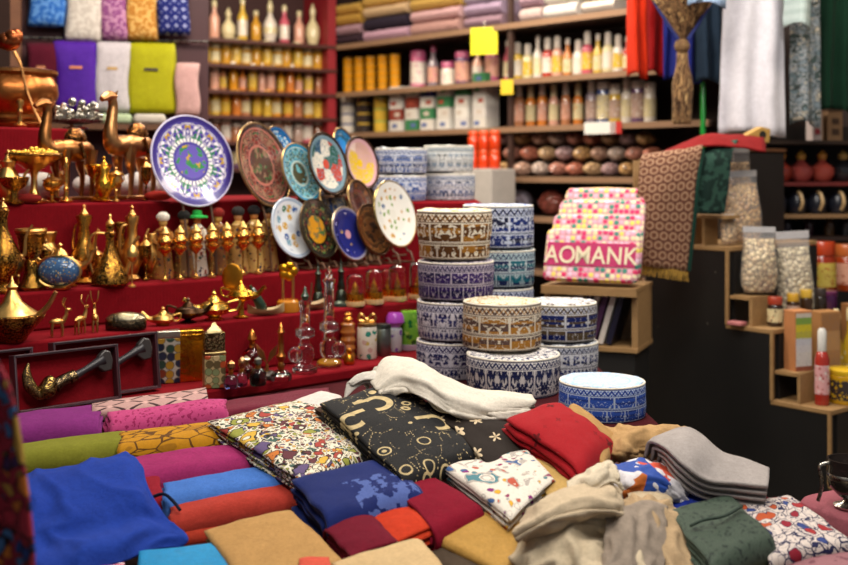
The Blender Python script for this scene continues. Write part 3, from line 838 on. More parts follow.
# blue enamel pot
p = on(2, 60, None, .02); q = p.y / F
t = thing('enamel_pot', 'round brass pot with a blue enamel flowered belly', 'pot', p, 0, None)
en = G('enamel'); ev, ec, ep = en.vor(en.coord('Object'), 190); er, eg, eb = en.red(ec)
en = en.end(en.mix(ev < .38, en.shade('3a5f8c', en.noise(en.coord('Object'), 60), .7, 1.3), en.pal(er, ('8fb0c8', 'b09a5a', '2c4a7a', '7a6a4a', '51708c'))), .2, 0., None, Coat_Weight=.6)
MB().ball((22 * q, 14 * q, 15.5 * q), (0, 0, 18 * q), 24).build('belly', en, t)
b = MB().tube([(22.5 * q * math.cos(a * PI / 20), -6 * q, 18 * q + 16 * q * math.sin(a * PI / 20)) for a in range(41)], 1.2 * q, 6); b.build('band', GOLD, t)
MB().lathe([(10 * q, 0), (11 * q, 1.5 * q), (6 * q, 4 * q), (7 * q, 5 * q)], 20).build('foot', GOLD, t)
MB().lathe([(6 * q, 31 * q), (8 * q, 34 * q), (5 * q, 38 * q), (1.5 * q, 41 * q), (2.5 * q, 44 * q), (0, 47 * q)], 16).build('lid', GOLD, t)
MB().tube([(20 * q, 0, 22 * q), (29 * q, 0, 28 * q), (32 * q, 0, 36 * q), (37 * q, 0, 40 * q)], [3.4 * q, 2.4 * q, 1.8 * q, 1.5 * q], 8, None, 5).build('spout', GOLD, t)
MB().tube([(-18 * q, 0, 27 * q), (-28 * q, 0, 36 * q), (-26 * q, 0, 48 * q), (-8 * q, 0, 38 * q)], 1.6 * q, 8, None, 6).build('handle', GOLD, t)

def bowl(name, label, cat, px, k, d, prof, mat, extra=None, group=None):
    p = on(k, px, None, d); q = p.y / F
    t = thing(name, label, cat, p, rnd.uniform(0, 3), group)
    MB().lathe([(r * q, z * q) for r, z in prof], 28).build('body', mat, t)
    if extra: MB().lathe([(r * q, z * q) for r, z in extra[1]], 24).build(extra[0], extra[2], t)
    return t, q
bowl('incense_burner', 'tall brass incense burner with a narrow waist beside the enamel pot', 'incense burner', 31, 2, .05, [(14, 0), (15, 3), (9, 8), (6, 18), (7, 26), (5, 30), (10, 36), (12, 44), (13, 52), (15, 56), (14, 58)], BRASS, ('rim', [(15, 57), (16, 59), (15, 61), (13, 60)], GOLD))
t, q = bowl('brass_bowl', 'wide brass pedestal bowl filled with golden crystals', 'bowl', 34, 3, .035, [(13, 0), (14.5, 2), (7, 6), (3.2, 14), (3, 26), (5, 32), (14, 38), (24, 44), (27, 47), (26, 48)], GOLD, ('rim', [(26, 47), (28, 48.5), (27, 50), (25, 49)], BRASS))
cr_ = MB()
for i in range(60):
    a = rnd.uniform(0, 6.3); rr = 22 * rnd.random() ** .5
    cr_.ball(rnd.uniform(1.8, 3.2) * q, (rr * q * math.cos(a), rr * q * math.sin(a), (48 + 5 * (1 - rr / 24) + rnd.uniform(0, 2)) * q), 6)
o = cr_.build('crystals', metal('e8b84a', .3), t); o['kind'] = 'stuff'
bowl('brass_bowl', 'small footed brass bowl under the wide bowl', 'bowl', 14, 3, .01, [(9, 0), (10, 2), (4, 5), (4, 12), (12, 18), (15, 26), (14, 27)], BRASS)
bowl('brass_bowl', 'gold cup bowl on the upper step between the two camels', 'bowl', 98, 3, .07, [(8, 0), (9, 2), (3, 6), (3, 20), (10, 26), (14, 36), (13, 37)], metal('e0a83c', .2))
bowl('candlestick', 'slim brass candlestick rising in front of the dark camel', 'candlestick', 66, 3, .02, [(6, 0), (7, 2), (2.5, 5), (2, 12), (3, 14), (1.8, 17), (2.2, 34), (3.2, 36), (2, 44), (0, 46)], metal('dca858', .2))
bowl('candlestick', 'brass candlestick with a knob in front of the urn', 'candlestick', 20, 4, .03, [(6, 0), (7, 2), (2.5, 5), (2, 14), (3, 16), (2, 20), (3.6, 24), (3.4, 27), (0, 29)], GOLD2)
bowl('brass_vase', 'little brass vase below the purple plate', 'vase', 152, 2, .10, [(6, 0), (7, 2), (3, 5), (9, 18), (8, 26), (4, 34), (6, 44), (5.5, 45)], GOLD)
bowl('brass_vase', 'squat brass vase in front of the stand post', 'vase', 48, 2, .13, [(8, 0), (9, 2), (5, 6), (13, 22), (12, 32), (6, 42), (9, 52), (8.5, 53)], GOLD2)
bowl('brass_vase', 'narrow brass vase in shadow behind the cone ewer', 'vase', 120, 2, .14, [(7, 0), (8, 2), (4, 6), (9, 22), (8, 34), (4, 44), (7, 56), (6.5, 57)], BRASS)
tt = turned('brass_bud', 'brass bud on a thin bent stem beside the cone ewer', 'ornament', 132, 287, TZ[2], [('foot', GOLD, [(4, 0), (4, 1.5), (1, 3)]), ('stem', GOLD, [(.8, 2), (.8, 26)]), ('bud', GOLD, [(1, 25), (6.5, 30), (7, 35), (3, 41), (0, 43)])])
# red cloth rests and a trinket or two between
for (x, c, l) in ((158, 'b03028', 'small red felt pouch on the step under the purple plate'), (28, '8c2420', 'dark red felt pouch between the bowls')):
    p = on(3, x, None, .015); q = p.y / F
    tag(MB().ball((14 * q, 8 * q, 5 * q), (0, 0, 5 * q), 14).build('felt_pouch', fabric(c), None, loc=p), l, 'pouch')

# copper urn with a folded back rim, and the long stemmed copper flower
p = on(4, 14, None, .17); q = p.y / F
t = thing('copper_urn', 'big copper urn with a rippled bowl on the top step', 'urn', p)
MB().lathe([(r * q, z * q) for r, z in [(30, 0), (32, 3), (31, 7), (33, 9), (36, 10), (36, 13), (33, 15), (38, 22), (43, 34), (42, 44), (38, 50), (37, 53), (39, 54), (41, 57), (38, 58), (34, 54), (30, 40)]], 48, None, 1, 1, .02).build('bowl', metal('b9713a', .32, 40, .5), t)
MB().lathe([(r * q, z * q) for r, z in [(38, 52), (42, 55), (42, 58), (39, 59)]], 48).build('rim', metal('c4824a', .3), t)
MB().lathe([(r * q, z * q) for r, z in [(28, 0), (35, 1), (36, 5), (33, 8), (33, 15), (28, 16)]], 48).build('foot', metal('a86432', .32), t)
p = on(4, 44, None, .02); q = p.y / F
t = thing('copper_flower', 'copper rose on a long bent stem leaning over the urn', 'ornament', p)
MB().tube([(2 * q, 0, 0), (-4 * q, 0, 6 * q), (-16 * q, 0, 34 * q), (-23 * q, 0, 62 * q), (-30 * q, 0, 76 * q)], [1.6 * q, 1.6 * q, 1.4 * q, 1.3 * q, 2 * q], 8, None, 6).build('stem', metal('c48a52', .3), t)
M = Matrix.Translation((-33 * q, 0, 86 * q)) @ Matrix.Rotation(R(-25), 4, 'Y')
b = MB().ball((11 * q, 9 * q, 9 * q), (0, 0, 0), 14, M)
for i in range(6):
    a = i * PI / 3; b.ball((7 * q, 5 * q, 8 * q), (7 * q * math.cos(a), 5 * q * math.sin(a), 3 * q), 10, M)
b.build('bloom', metal('9a5430', .35), t)
MB().lathe([(7 * q, 0), (7 * q, 2 * q), (2 * q, 3 * q), (0, 4 * q)], 14).build('base', COPPER, t)

# crumpled silver and pale cloth behind the camels
p = on(4, 76, None, .06)
sb = MB()
for i in range(46):
    sb.ball(rnd.uniform(.006, .013), (rnd.uniform(-.05, .06), rnd.uniform(-.03, .03), .028 + rnd.uniform(0, .045)), 6)
t = thing('bead_pile', 'heap of silver and pearl beads in a dish between the camels', 'beads', p)
o = sb.build('beads', SILVER, t); o['kind'] = 'stuff'
MB().lathe([(.03, 0), (.035, .004), (.016, .008), (.016, .012), (.06, .018), (.075, .024), (.07, .025)], 20).build('dish', SILVER, t)
for i, (x, hh, c) in enumerate(((36, .0, 'd6cdc4'), (104, .0, 'cfc6c2'), (142, .0, 'c8c0bd'))):
    p = on(3, x, None, .205)
    b = MB().ball((.085, .05, .035), (0, 0, .036), 20)
    for v in b.v: v.z += .006 * fbm((v.x * 30, v.y * 30, i), 1.); v.z = max(v.z, .002)
    tag(b.build('folded_shawl', fabric(c), None, loc=p, rot=(0, 0, SA)), ('white folded shawl behind the dark camel', 'pale folded shawl between the two camels', 'grey white folded shawl behind the copper camel')[i], 'shawl', 'pale shawls behind the camels')

# ------------------------------------------------------------------ brass lamps, boats and glass on the lower steps
def oil_lamp(label, px, pyb, k, w, mat, rz=0, foot=.2, fan=False, group='brass oil lamps', d=None):
    p = on(k, px, pyb if d is None else None, d or .05); q = p.y / F * w
    t = thing('oil_lamp', label, 'oil lamp', p, rz, group)
    z0 = foot
    MB().lathe([(.16 * q, 0), (.18 * q, .02 * q), (.08 * q, .06 * q), (.05 * q, z0 * .7 * q), (.09 * q, z0 * q), (.24 * q, (z0 + .05) * q), (.30 * q, (z0 + .14) * q), (.25 * q, (z0 + .23) * q), (.12 * q, (z0 + .28) * q)], 24, None, 1, .75).build('body', mat, t)
    MB().tube([(.22 * q, 0, (z0 + .13) * q), (.38 * q, 0, (z0 + .17) * q), (.50 * q, 0, (z0 + .30) * q), (.55 * q, 0, (z0 + .33) * q)], [.10 * q, .06 * q, .04 * q, .045 * q], 8, None, 5).build('spout', mat, t)
    MB().tube([(-.24 * q, 0, (z0 + .08) * q), (-.42 * q, 0, (z0 + .12) * q), (-.45 * q, 0, (z0 + .28) * q), (-.25 * q, 0, (z0 + .24) * q)], .025 * q, 8, None, 5).build('handle', mat, t)
    MB().lathe([(.13 * q, (z0 + .27) * q), (.10 * q, (z0 + .33) * q), (.03 * q, (z0 + .38) * q), (.045 * q, (z0 + .42) * q), (0, (z0 + .48) * q)], 14).build('lid', mat, t)
    if fan: MB().ball((.24 * q, .03 * q, .30 * q), (-.22 * q, .06 * q, (z0 + .52) * q), 16).build('fan_ornament', metal('c88a2c', .4), t)
    return t
# the large dish lamp at the edge
p = on(1, 12, None, .02); q = p.y / F
t = thing('oil_lamp', 'large brass dish lamp with a peaked lid beside the dagger cases', 'oil lamp', p, 0, 'brass oil lamps')
MB().lathe([(r * q, z * q) for r, z in [(12, 0), (14, 2), (16, 6), (24, 15), (31, 24), (32, 27), (30, 28), (20, 28)]], 32).build('body', BRASS, t)
MB().lathe([(r * q, z * q) for r, z in [(27, 27), (20, 32), (10, 40), (6, 48), (4, 52), (6, 55), (2, 60), (0, 66)]], 24).build('lid', GOLD, t)
MB().tube([(26 * q, 0, 26 * q), (36 * q, 0, 36 * q), (44 * q, 0, 50 * q)], [3.5 * q, 2.6 * q, 2 * q], 8, None, 4).build('spout', GOLD2, t)
for i, (x, y, h) in enumerate(((57, 338, 34), (80, 336, 34), (95, 333, 36))):
    p = on(1, x, None, .03 + .005 * i); q = p.y / F
    t = thing('deer_ornament', ('small brass deer ornament nearest the dish lamp', 'small brass deer ornament in the middle of three', 'small brass deer ornament beside the trinket box')[i], 'ornament', p, R(30 + 40 * i), 'brass deer ornaments')
    b = MB()
    for sx in (-5, 5):
        for sy in (-2, 2): b.tube([(sx * q, sy * q, 0), (sx * q, sy * q, 8 * q), (sx * .8 * q, sy * .5 * q, 13 * q)], [1 * q, 1.1 * q, 2 * q], 6)
    b.ball((8 * q, 3.6 * q, 4 * q), (0, 0, 14 * q), 10)
    b.tube([(6 * q, 0, 15 * q), (9 * q, 0, 21 * q), (9 * q, 0, 25 * q)], [2.6 * q, 1.8 * q, 1.6 * q], 6, None, 3); b.ball((3.2 * q, 1.6 * q, 1.8 * q), (11 * q, 0, 26 * q), 8)
    b.build('body', GOLD2, t)
    a = MB()
    for s in (-1, 1): a.tube([(9 * q, s * q, 27 * q), (6 * q, s * 3 * q, 32 * q), (8 * q, s * 4 * q, (h + 4) * q)], .6 * q, 5, None, 3)
    a.build('antlers', GOLD2, t)
p = on(1, 126, None, .03); q = p.y / F
t = thing('trinket_box', 'oval metal trinket box with a domed lid behind the dagger cases', 'trinket box', p, R(10))
MB().lathe([(19 * q, 0), (20 * q, 1 * q), (20 * q, 8 * q), (19 * q, 9 * q)], 28, None, 1, .6).build('box', engraved('6a5a44', '1e1812', 200), t)
MB().lathe([(20 * q, 9 * q), (20 * q, 11 * q), (15 * q, 15 * q), (6 * q, 17 * q), (0, 17.5 * q)], 28, None, 1, .6).build('lid', engraved('c8bc9c', '3a3020', 180), t)
oil_lamp('small gold lamp behind the silver mosaic tin', 163, 330, 1, 38, GOLD, R(190), .02, d=.03)
oil_lamp('black metal lamp with a gold spout behind the gold tin', 188, 328, 1, 46, DARKBR, R(0), .08, d=.03)
oil_lamp('long flat gold lamp behind the carved box', 214, 326, 1, 56, metal('e2b65a', .2), R(200), .06, d=.03)
oil_lamp('gold footed lamp with a fan shaped ornament', 241, 324, 1, 46, metal('dca83c', .2), R(-10), .35, True, d=.02)
# model boats
def boat(label, px, d, w, c, rz, bottle=None):
    p = on(1, px, None, d); q = p.y / F
    t = thing('model_boat', label, 'model boat', p, rz, 'small wooden boats')
    n = 14; vs = []
    for i in range(n + 1):
        u = i / n * 2 - 1; wd = (1 - abs(u) ** 2.2) * .24; top = .20 + .20 * abs(u) ** 2.5; bot = .10 * abs(u) ** 3
        for (y, z) in ((-wd, top), (-wd * .8, top * .5 + bot * .5), (0, bot), (wd * .8, top * .5 + bot * .5), (wd, top), (wd * .7, top - .03), (0, bot + .05), (-wd * .7, top - .03)):
            vs.append((u * .55 * w * q, y * w * q, z * w * q * .9))
    fs = []
    for i in range(n):
        for j in range(8): fs.append((i * 8 + j, (i + 1) * 8 + j, (i + 1) * 8 + (j + 1) % 8, i * 8 + (j + 1) % 8))
    MB().add(vs, fs).build('hull', wood(c, '8a6a40', 30), t)
    if bottle:
        M = Matrix.Rotation(R(-28), 4, 'Y')
        MB().lathe([(r * q, z * q) for r, z in [(0, 4), (4, 5), (5.5, 10), (4.5, 22), (2.5, 30), (1.6, 31), (1.6, 34), (0, 34)]], 14, M).build('sail_roll', glossy(bottle), t)
    else: MB().tube([(0, 0, .1 * w * q), (2 * q, 0, .75 * w * q)], .8 * q, 6).build('mast', DWOOD, t)
    return t
boat('pale wooden boat carrying a dark green rolled sail', 266, .02, 34, 'cdb487', R(20), '24382a')
boat('pale wooden boat behind the two crystal bottles', 310, .03, 36, 'bda27c', R(30))
# souvenir with orange base, tower, glass domes
p = on(1, 288, None, .04); q = p.y / F
t = thing('trophy_ornament', 'gold flower ornament between glass posts on an amber base', 'ornament', p, R(10))
MB().lathe([(11 * q, 0), (11.5 * q, 2 * q), (11 * q, 10 * q), (9 * q, 12 * q)], 24).build('base', glossy('b8741c'), t)
b = MB()
for s in (-1, 1): b.tube([(s * 5 * q, 0, 11 * q), (s * 5 * q, 0, 34 * q)], 1.4 * q, 8)
b.build('posts', GOLD2, t)
b = MB()
for i in range(5):
    a = i * 2 * PI / 5; b.ball((5 * q, 2 * q, 5 * q), (5 * q * math.cos(a), 0, 40 * q + 5 * q * math.sin(a)), 8)
b.build('flower', metal('d89a24', .3), t)
for (x, yb, hh, l) in ((341, 312, 46, 'dark pewter model tower standing beside the glass domes'), (318, 300, 40, 'dark pewter model tower behind the crystal bottles')):
    p = on(1, x, None, .05); q = p.y / F
    t = thing('model_tower', l, 'ornament', p, 0, 'pewter towers')
    MB().lathe([(r * q, z * q) for r, z in [(10, 0), (10, 2), (6, 5), (5, 14), (3.5, 16), (4.5, 18), (3, 24), (2.6, 32), (3.6, 34), (1.4, 38), (.8, 44), (0, 46)]], 8).build('tower', metal('4c5248', .35), t)
    MB().lathe([(11 * q, 0), (11 * q, 2.5 * q), (9 * q, 3 * q)], 20).build('base', plain('2c3a30', .4), t)
gm = glass('fff6e8', .02)
for i, (x, d, h) in enumerate(((355, .02, 31), (374, .02, 34), (389, .05, 31), (397, .03, 35), (418, .03, 36))):
    p = on(1, x, None, d); q = p.y / F
    t = thing('glass_dome', ('squat glass dome on a gold base, nearest the pewter tower', 'glass dome on a gold base above the white gilt jar', 'glass dome half hidden between two taller ones', 'tall glass dome on a gold base over the purple topped bottle', 'glass dome on an amber base beside the purple cap')[i], 'souvenir', p, 0, 'glass domes')
    MB().lathe([(10 * q, 0), (10.5 * q, 1 * q), (10 * q, 5 * q)], 24).build('plinth', glossy('caa877'), t)
    MB().lathe([(9.2 * q, 5 * q), (9.4 * q, 6 * q), (9 * q, 12 * q)], 24).build('band', metal('e0962a' if i < 4 else 'c8701c', .25), t)
    MB().lathe([(8.6 * q, 12 * q), (8.8 * q, (h - 6) * q), (8 * q, (h - 2) * q), (5 * q, h * q), (0, (h + .3) * q)], 24).build('dome', gm, t)
    f = MB().box((5 * q, 4 * q, 4 * q), (0, 0, 14 * q)).lathe([(1.6 * q, 15 * q), (2.4 * q, 18 * q), (1 * q, 22 * q), (0, (h - 7) * q)], 8)
    f.build('figure', metal('d8a23c', .3), t)

# first step: tins and boxes
def tin(name, label, cat, px, pyb, w, h, mat, lidmat, lidh=.12, rz=0, dp=.7):
    p = onz(px, pyb, TZ[0]); q = p.y / F
    t = thing(name, label, cat, p, rz)
    MB().box((w * q, w * dp * q, h * (1 - lidh) * q), (0, 0, h * (1 - lidh) / 2 * q)).build('body', mat, t, smooth=30, bevel=.0015)
    MB().box((w * 1.05 * q, w * dp * 1.05 * q, h * lidh * q), (0, 0, h * (1 - lidh / 2) * q)).build('lid', lidmat, t, smooth=30, bevel=.002)
    return t
def tin_mat(c, cols, sc, line):
    g = G('tin_' + c); v = g.coord('Object'); d, cc, p = g.vor(v, sc, .3); r, gg, b = g.red(cc)
    a = g.mix(d < .46, c, g.pal(r, cols)); a = g.mix(d.between(.46, .53), a, line)
    return g.end(a, .3, .35, d, .3, .001)
tin('mosaic_tin', 'slim silver tin with a mosaic of dark flowers', 'tin', 168, 382, 22, 52, tin_mat('b0aca0', ('1e2438', 'a8802c', '30483c', '7a3a28', '2c3044'), 52., '5a564c'), metal('c4c0b0', .3), .14, R(20))
tin('gold_tin', 'shiny gold tin with pressed relief beside the mosaic tin', 'tin', 190, 380, 24, 51, metal('d8982c', .18, 28, .8), metal('e0a83c', .2), .08, R(20))
tin('carved_box', 'upright cream and gold box with a painted red flower', 'box', 214, 387, 21, 36, tin_mat('c0a878', ('b8502c', '8a9468', 'd0b888', '6a5a3c'), 60., '5a4a30'), metal('b09a68', .3), .1, R(20))
p = onz(214, 387, TZ[0]); q = p.y / F
t = thing('carved_tower', 'second cream metal box stacked on the painted flower box', 'box', p + Vector((0, 0, 37 * q)), R(20))
MB().box((20 * q, 14 * q, 18 * q), (0, 0, 9 * q)).build('body', engraved('b8a478', '4a3c22', 120), t, smooth=30, bevel=.001)
MB().lathe([(13 * q, 18 * q), (11 * q, 21 * q), (5 * q, 24 * q), (3 * q, 27 * q), (0, 28 * q)], 4, Matrix.Rotation(PI / 4, 4, 'Z'), 1, .75).build('lid', metal('a8946a', .3), t)
# perfume bottles
def perfume(label, px, pyb, body, neck, stop, cb, cs, n=14, bg=True, rz=0):
    return turned('perfume_bottle', label, 'perfume bottle', px, pyb, TZ[0], [('bottle', glass(cb, .04) if bg else glossy(cb), body), ('neck', metal('c8a050', .25), neck), ('stopper', cs, stop)], 'small perfume bottles', n, rz)
perfume('tiny blue glass perfume bottle with a gold ball stopper', 231, 388, [(6, 0), (7, 2), (7.5, 8), (5, 12), (2, 14)], [(2.4, 13), (2.6, 17)], [(1.5, 17), (4.5, 21), (4, 25), (0, 28)], '8a96d8', metal('c88a58', .25))
perfume('tiny lilac perfume bottle beside the blue one', 242, 386, [(5, 0), (5.6, 2), (6, 8), (4, 12), (2, 14)], [(2.2, 13), (2.4, 17)], [(1.5, 17), (4, 21), (3.5, 26), (0, 30)], 'b6b0dc', metal('c8946a', .25))
perfume('red faceted perfume bottle with a pointed gold stopper', 252, 372, [(7, 0), (8, 3), (11, 12), (9, 20), (3, 25)], [(3, 24), (3.4, 29)], [(2, 29), (5, 33), (3, 40), (0, 44)], 'c85048', metal('c8803c', .25), 8)
perfume('small dark green perfume bottle in front of the bow ornament', 258, 385, [(8, 0), (8.5, 2), (8.5, 12), (6, 16), (3, 17)], [(3, 16), (3, 20)], [(2, 20), (4, 22), (3.5, 26), (0, 28)], '58705c', metal('8a8a80', .3), 12)
perfume('squat grey glass bottle beneath the red bottle', 246, 378, [(8, 0), (8.5, 2), (8, 10), (4, 14)], [(3, 13), (3, 16)], [(2, 16), (5, 19), (0, 23)], '9aa8a0', metal('b0a890', .3), 10)
t = turned('bow_ornament', 'gilt bow shaped ornament on a dark round base', 'ornament', 267, 378, TZ[0], [('base', plain('2a2420', .3), [(11, 0), (12, 1), (12, 4), (7, 7)]), ('post', GOLD, [(2, 7), (1.5, 14)])], None)
q = t['k']; b = MB()
for s in (-1, 1): b.prism([(0, 14 * q), (s * 9 * q, 24 * q), (s * 11 * q, 34 * q), (s * 3 * q, 26 * q)], 2.5 * q)
b.build('bow', metal('cf9656', .3), t)
turned('candle_holder', 'slender amber candle holder on a crystal foot', 'candle holder', 281, 380, TZ[0], [('foot', CLEAR, [(10, 0), (11, 2), (11, 5), (7, 9), (4, 10)]), ('stem', metal('c07c3c', .3), [(2.5, 9), (4, 14), (2.5, 18), (5, 24), (2.8, 28), (2.6, 46), (4, 48), (2, 52), (0, 58)])])
# tall crystal bottles
for (x, yb, h, l, am) in ((305, 372, 84, 'tall clear crystal perfume bottle with a ring collar', 0), (329, 366, 100, 'tallest crystal bottle with amber oil in its round base', 1)):
    t = turned('crystal_bottle', l, 'perfume bottle', x, yb, TZ[0], [('base', CLEAR, [(12, 0), (13, 2), (12, 5), (6, 8), (9, 14), (9, 22), (6, 28)]), ('tube', CLEAR, [(5, 26), (5, h - 18), (6.4, h - 16), (6.4, h - 13), (4, h - 12)]),
        ('collar', glass('f2f4f4', .15), [(5.4, 34), (9.5, 36), (9.5, 43), (5.4, 45)]), ('stopper', glossy('3a4a3c') if not am else CLEAR, [(3, h - 12), (4.4, h - 8), (2.2, h - 4), (1.2, h), (0, h + 2)])], 'tall crystal bottles', 18)
    q = t['k']
    if am: MB().lathe([(10.5 * q, 2.2 * q), (11 * q, 4 * q), (4.6 * q, 8 * q)], 18).build('oil', glossy('d89a2c'), t)
    MB().ball((7.5 * q, 4 * q, 8 * q), ((-9 if not am else 10) * q, -5 * q, 18 * q), 12).build('bead', glass('f4f4f2', .1), t)
turned('amber_bottle', 'carved amber column bottle with a little bird stopper', 'perfume bottle', 348, 358, TZ[0], [('column', glossy('9a5a24', .2), [(7.5, 0), (8, 2), (6.5, 6), (8, 10), (6.5, 14), (8, 18), (6.5, 22), (8, 26), (6.5, 30), (7.5, 34), (5, 36)]), ('stopper', metal('d89440', .3), [(2, 36), (5, 39), (3, 42), (4, 44), (0, 47)])], None, 16)
turned('gold_figure', 'tiny gold seated figure in front of the amber bottle', 'figurine', 349, 364, TZ[0], [('body', metal('d8902c', .3), [(5, 0), (6, 2), (5, 7), (3, 10)]), ('head', metal('d8902c', .3), [(1.5, 9), (3, 12), (2.4, 15), (0, 16.5)])])
t = turned('gilt_jar', 'white cylinder jar with coloured gems and a gilt bow on top', 'jar', 367, 358, TZ[0], [('body', jar_mat('ccc4b4', ('b09a4a', '2e7a6a', 'b89a90', 'c8b88a'), 60.), [(9.5, 0), (10, 1), (10, 30), (9, 32)]), ('lid', metal('b8a070', .3), [(9.4, 32), (9.4, 35), (3, 36)])], None, 24)
q = t['k']; b = MB()
for s in (-1, 1): b.tube([(0, 0, 37 * q), (s * 6 * q, 0, 44 * q), (s * 8 * q, 0, 38 * q), (0, 0, 37 * q)], 1.6 * q, 6, None, 5)
b.ball(3 * q, (0, 0, 38 * q)); b.build('bow', metal('d8a860', .3), t)
turned('metal_canister', 'plain grey metal canister beside the purple topped bottle', 'canister', 383, 355, TZ[0], [('body', metal('8a948e', .35), [(7.6, 0), (8, 1), (8, 26), (7.5, 27)]), ('lid', metal('56605c', .35), [(8, 27), (8.2, 28), (7.5, 31), (0, 32)])], None, 22)
turned('flower_bottle', 'small painted bottle with a big purple stopper', 'perfume bottle', 395, 351, TZ[0], [('body', jar_mat('c8ccd0', ('3a6aa0', '7a50a8', 'd0d4d8', '58a0a0'), 80.), [(6.5, 0), (7, 1), (7.5, 22), (5, 24)]), ('stopper', glossy('b04ac0', .3), [(5, 24), (9.5, 29), (9, 34), (7, 38), (0, 38)])], None, 14)
turned('green_jar', 'bright green flowered cylinder jar beside the brass tray', 'jar', 410, 349, TZ[0], [('body', jar_mat('7ac43a', ('1f7a34', 'b8e060', '2a6a2c', '9ad850'), 70.), [(9, 0), (9.4, 1), (9.4, 36), (9, 38)]), ('base', plain('b8a0b0', .3), [(9.6, 0), (9.8, 5), (9, 6)])], None, 22)
t = turned('brass_tray', 'little oval brass tray with a scalloped edge on the step', 'tray', 436, 347, TZ[0], [('tray', metal('b98a44', .3), [(16, 0), (20, 2), (22, 5), (21, 5.5), (15, 2.5)])], None, 28)
q = t['k']
t2 = thing('brass_ornament', 'brass horse shoe shaped ornament standing on the oval tray', 'ornament', t.location + Vector((0, 0, 2.9 * q)), R(25))
MB().lathe([(9 * q, 0), (10 * q, 2 * q), (6 * q, 6 * q)], 18).build('foot', BRASS, t2)
MB().tube([(-5 * q, 0, 5 * q), (-9 * q, 0, 16 * q), (-5 * q, 0, 27 * q), (0, 0, 31 * q), (5 * q, 0, 27 * q), (9 * q, 0, 16 * q), (5 * q, 0, 5 * q)], 2.6 * q, 8, None, 5).build('arch', metal('d8b068', .25), t2)
MB().ball((3 * q, 2 * q, 9 * q), (0, 0, 15 * q), 10).build('bead', metal('7a4a24', .3), t2)
for i in range(6):
    pass

# ------------------------------------------------------------------ daggers in cases
def case(label, BLp, BRp, H, lean, dlabel, d0=None, dsc=1.):
    BL, BR = BLp, BRp
    X = (BR - BL); Wd = X.length; X.normalize(); up = Vector((0, 0, 1)); Yb = up.cross(X)
    M3 = Matrix((X, Yb, up)).transposed() @ Matrix.Rotation(R(-lean), 3, 'X')
    t = thing('dagger_case', label, 'case', BL + Vector((0, 0, .0015 + .028 * math.sin(R(lean)))), group='dagger cases', rot=M3.to_euler())
    dp = .026; fw = .006
    MB().box((Wd - fw, .004, H - fw), (Wd / 2, dp - .003, H / 2)).build('backing', fabric('8a0f1a', '720a14'), t, smooth=0)
    b = MB()
    b.box((fw, dp, H), (fw / 2, dp / 2, H / 2)); b.box((fw, dp, H), (Wd - fw / 2, dp / 2, H / 2))
    b.box((Wd - 2 * fw, dp, fw), (Wd / 2, dp / 2, fw / 2)); b.box((Wd - 2 * fw, dp, fw), (Wd / 2, dp / 2, H - fw / 2))
    b.build('frame', plain('4a2a30', .35), t, smooth=0, bevel=.0012)
    b = MB()
    z = H * .5; e = .0016
    b.box((Wd, .002, e), (Wd / 2, -.001, H - e)); b.box((Wd, .002, e), (Wd / 2, -.001, e)); b.box((e, .002, H), (e, -.001, H / 2)); b.box((e, .002, H), (Wd - e, -.001, H / 2))
    b.build('edge_trim', metal('8a7f86', .4), t, smooth=0)
    if dlabel:
        k = thing('curved_dagger', dlabel, 'dagger', t.location.copy(), group='curved daggers', rot=M3.to_euler())
        y = .0005
        def pt(u, v): return (Wd * u, y, H * v)
        sil = engraved('b59a68', '4a3418', 230)
        MB().tube([pt(.13, .84), pt(.11, .66), pt(.13, .46), pt(.20, .28), pt(.25, .24)], [.002, .009, .0125, .010, .008], 12, None, 6).build('scabbard_tip', sil, k)
        MB().tube([pt(.24, .22), pt(.28, .32), pt(.33, .46), pt(.36, .50)], [.009, .019, .017, .009], 12, None, 6).build('scabbard', engraved('b8985c', '3a2814', 190), k)
        MB().tube([pt(.36, .38), pt(.42, .45), pt(.50, .50)], [.014, .0125, .012], 12, None, 5).build('ring_band', engraved('8a765a', '2a2018', 210), k)
        MB().tube([pt(.50, .49), pt(.56, .53)], [.0135, .0125], 12).build('ring_band', engraved('a89068', '2a2018', 210), k)
        MB().tube([pt(.55, .51), pt(.66, .60), pt(.76, .68), pt(.84, .74)], [.009, .0068, .009, .013], 12, None, 5).build('hilt', plain('2e2a2e', .35), k)
        hl = [o for o in k.children if o.name.startswith('hilt')][-1]
        MB().prism([(Wd * .77, H * .62), (Wd * .83, H * .52), (Wd * .91, H * .54), (Wd * .93, H * .72), (Wd * .91, H * .88), (Wd * .85, H * .92), (Wd * .79, H * .82)], .016, Matrix.Translation((0, y, 0))).build('pommel', plain('35302f', .35), hl, smooth=30, bevel=.003)
    return t
BL = on(0, 17, None, .012)
case('front dagger case lined in red velvet with a metal edge', BL, BL + sa * .218, .113, 9, 'curved dagger with a gold scabbard and dark horn hilt in the front case')
BR = on(0, 161, None, .062)
case('second dagger case standing behind the front one', BR - sa * .235, BR, .122, 8, 'curved dagger in the rear case, only its dark hilt showing')
BR = on(0, 36, None, .062)
case('small dark case beside the dish lamp, partly hidden', BR - sa * .20, BR, .118, 8, None)
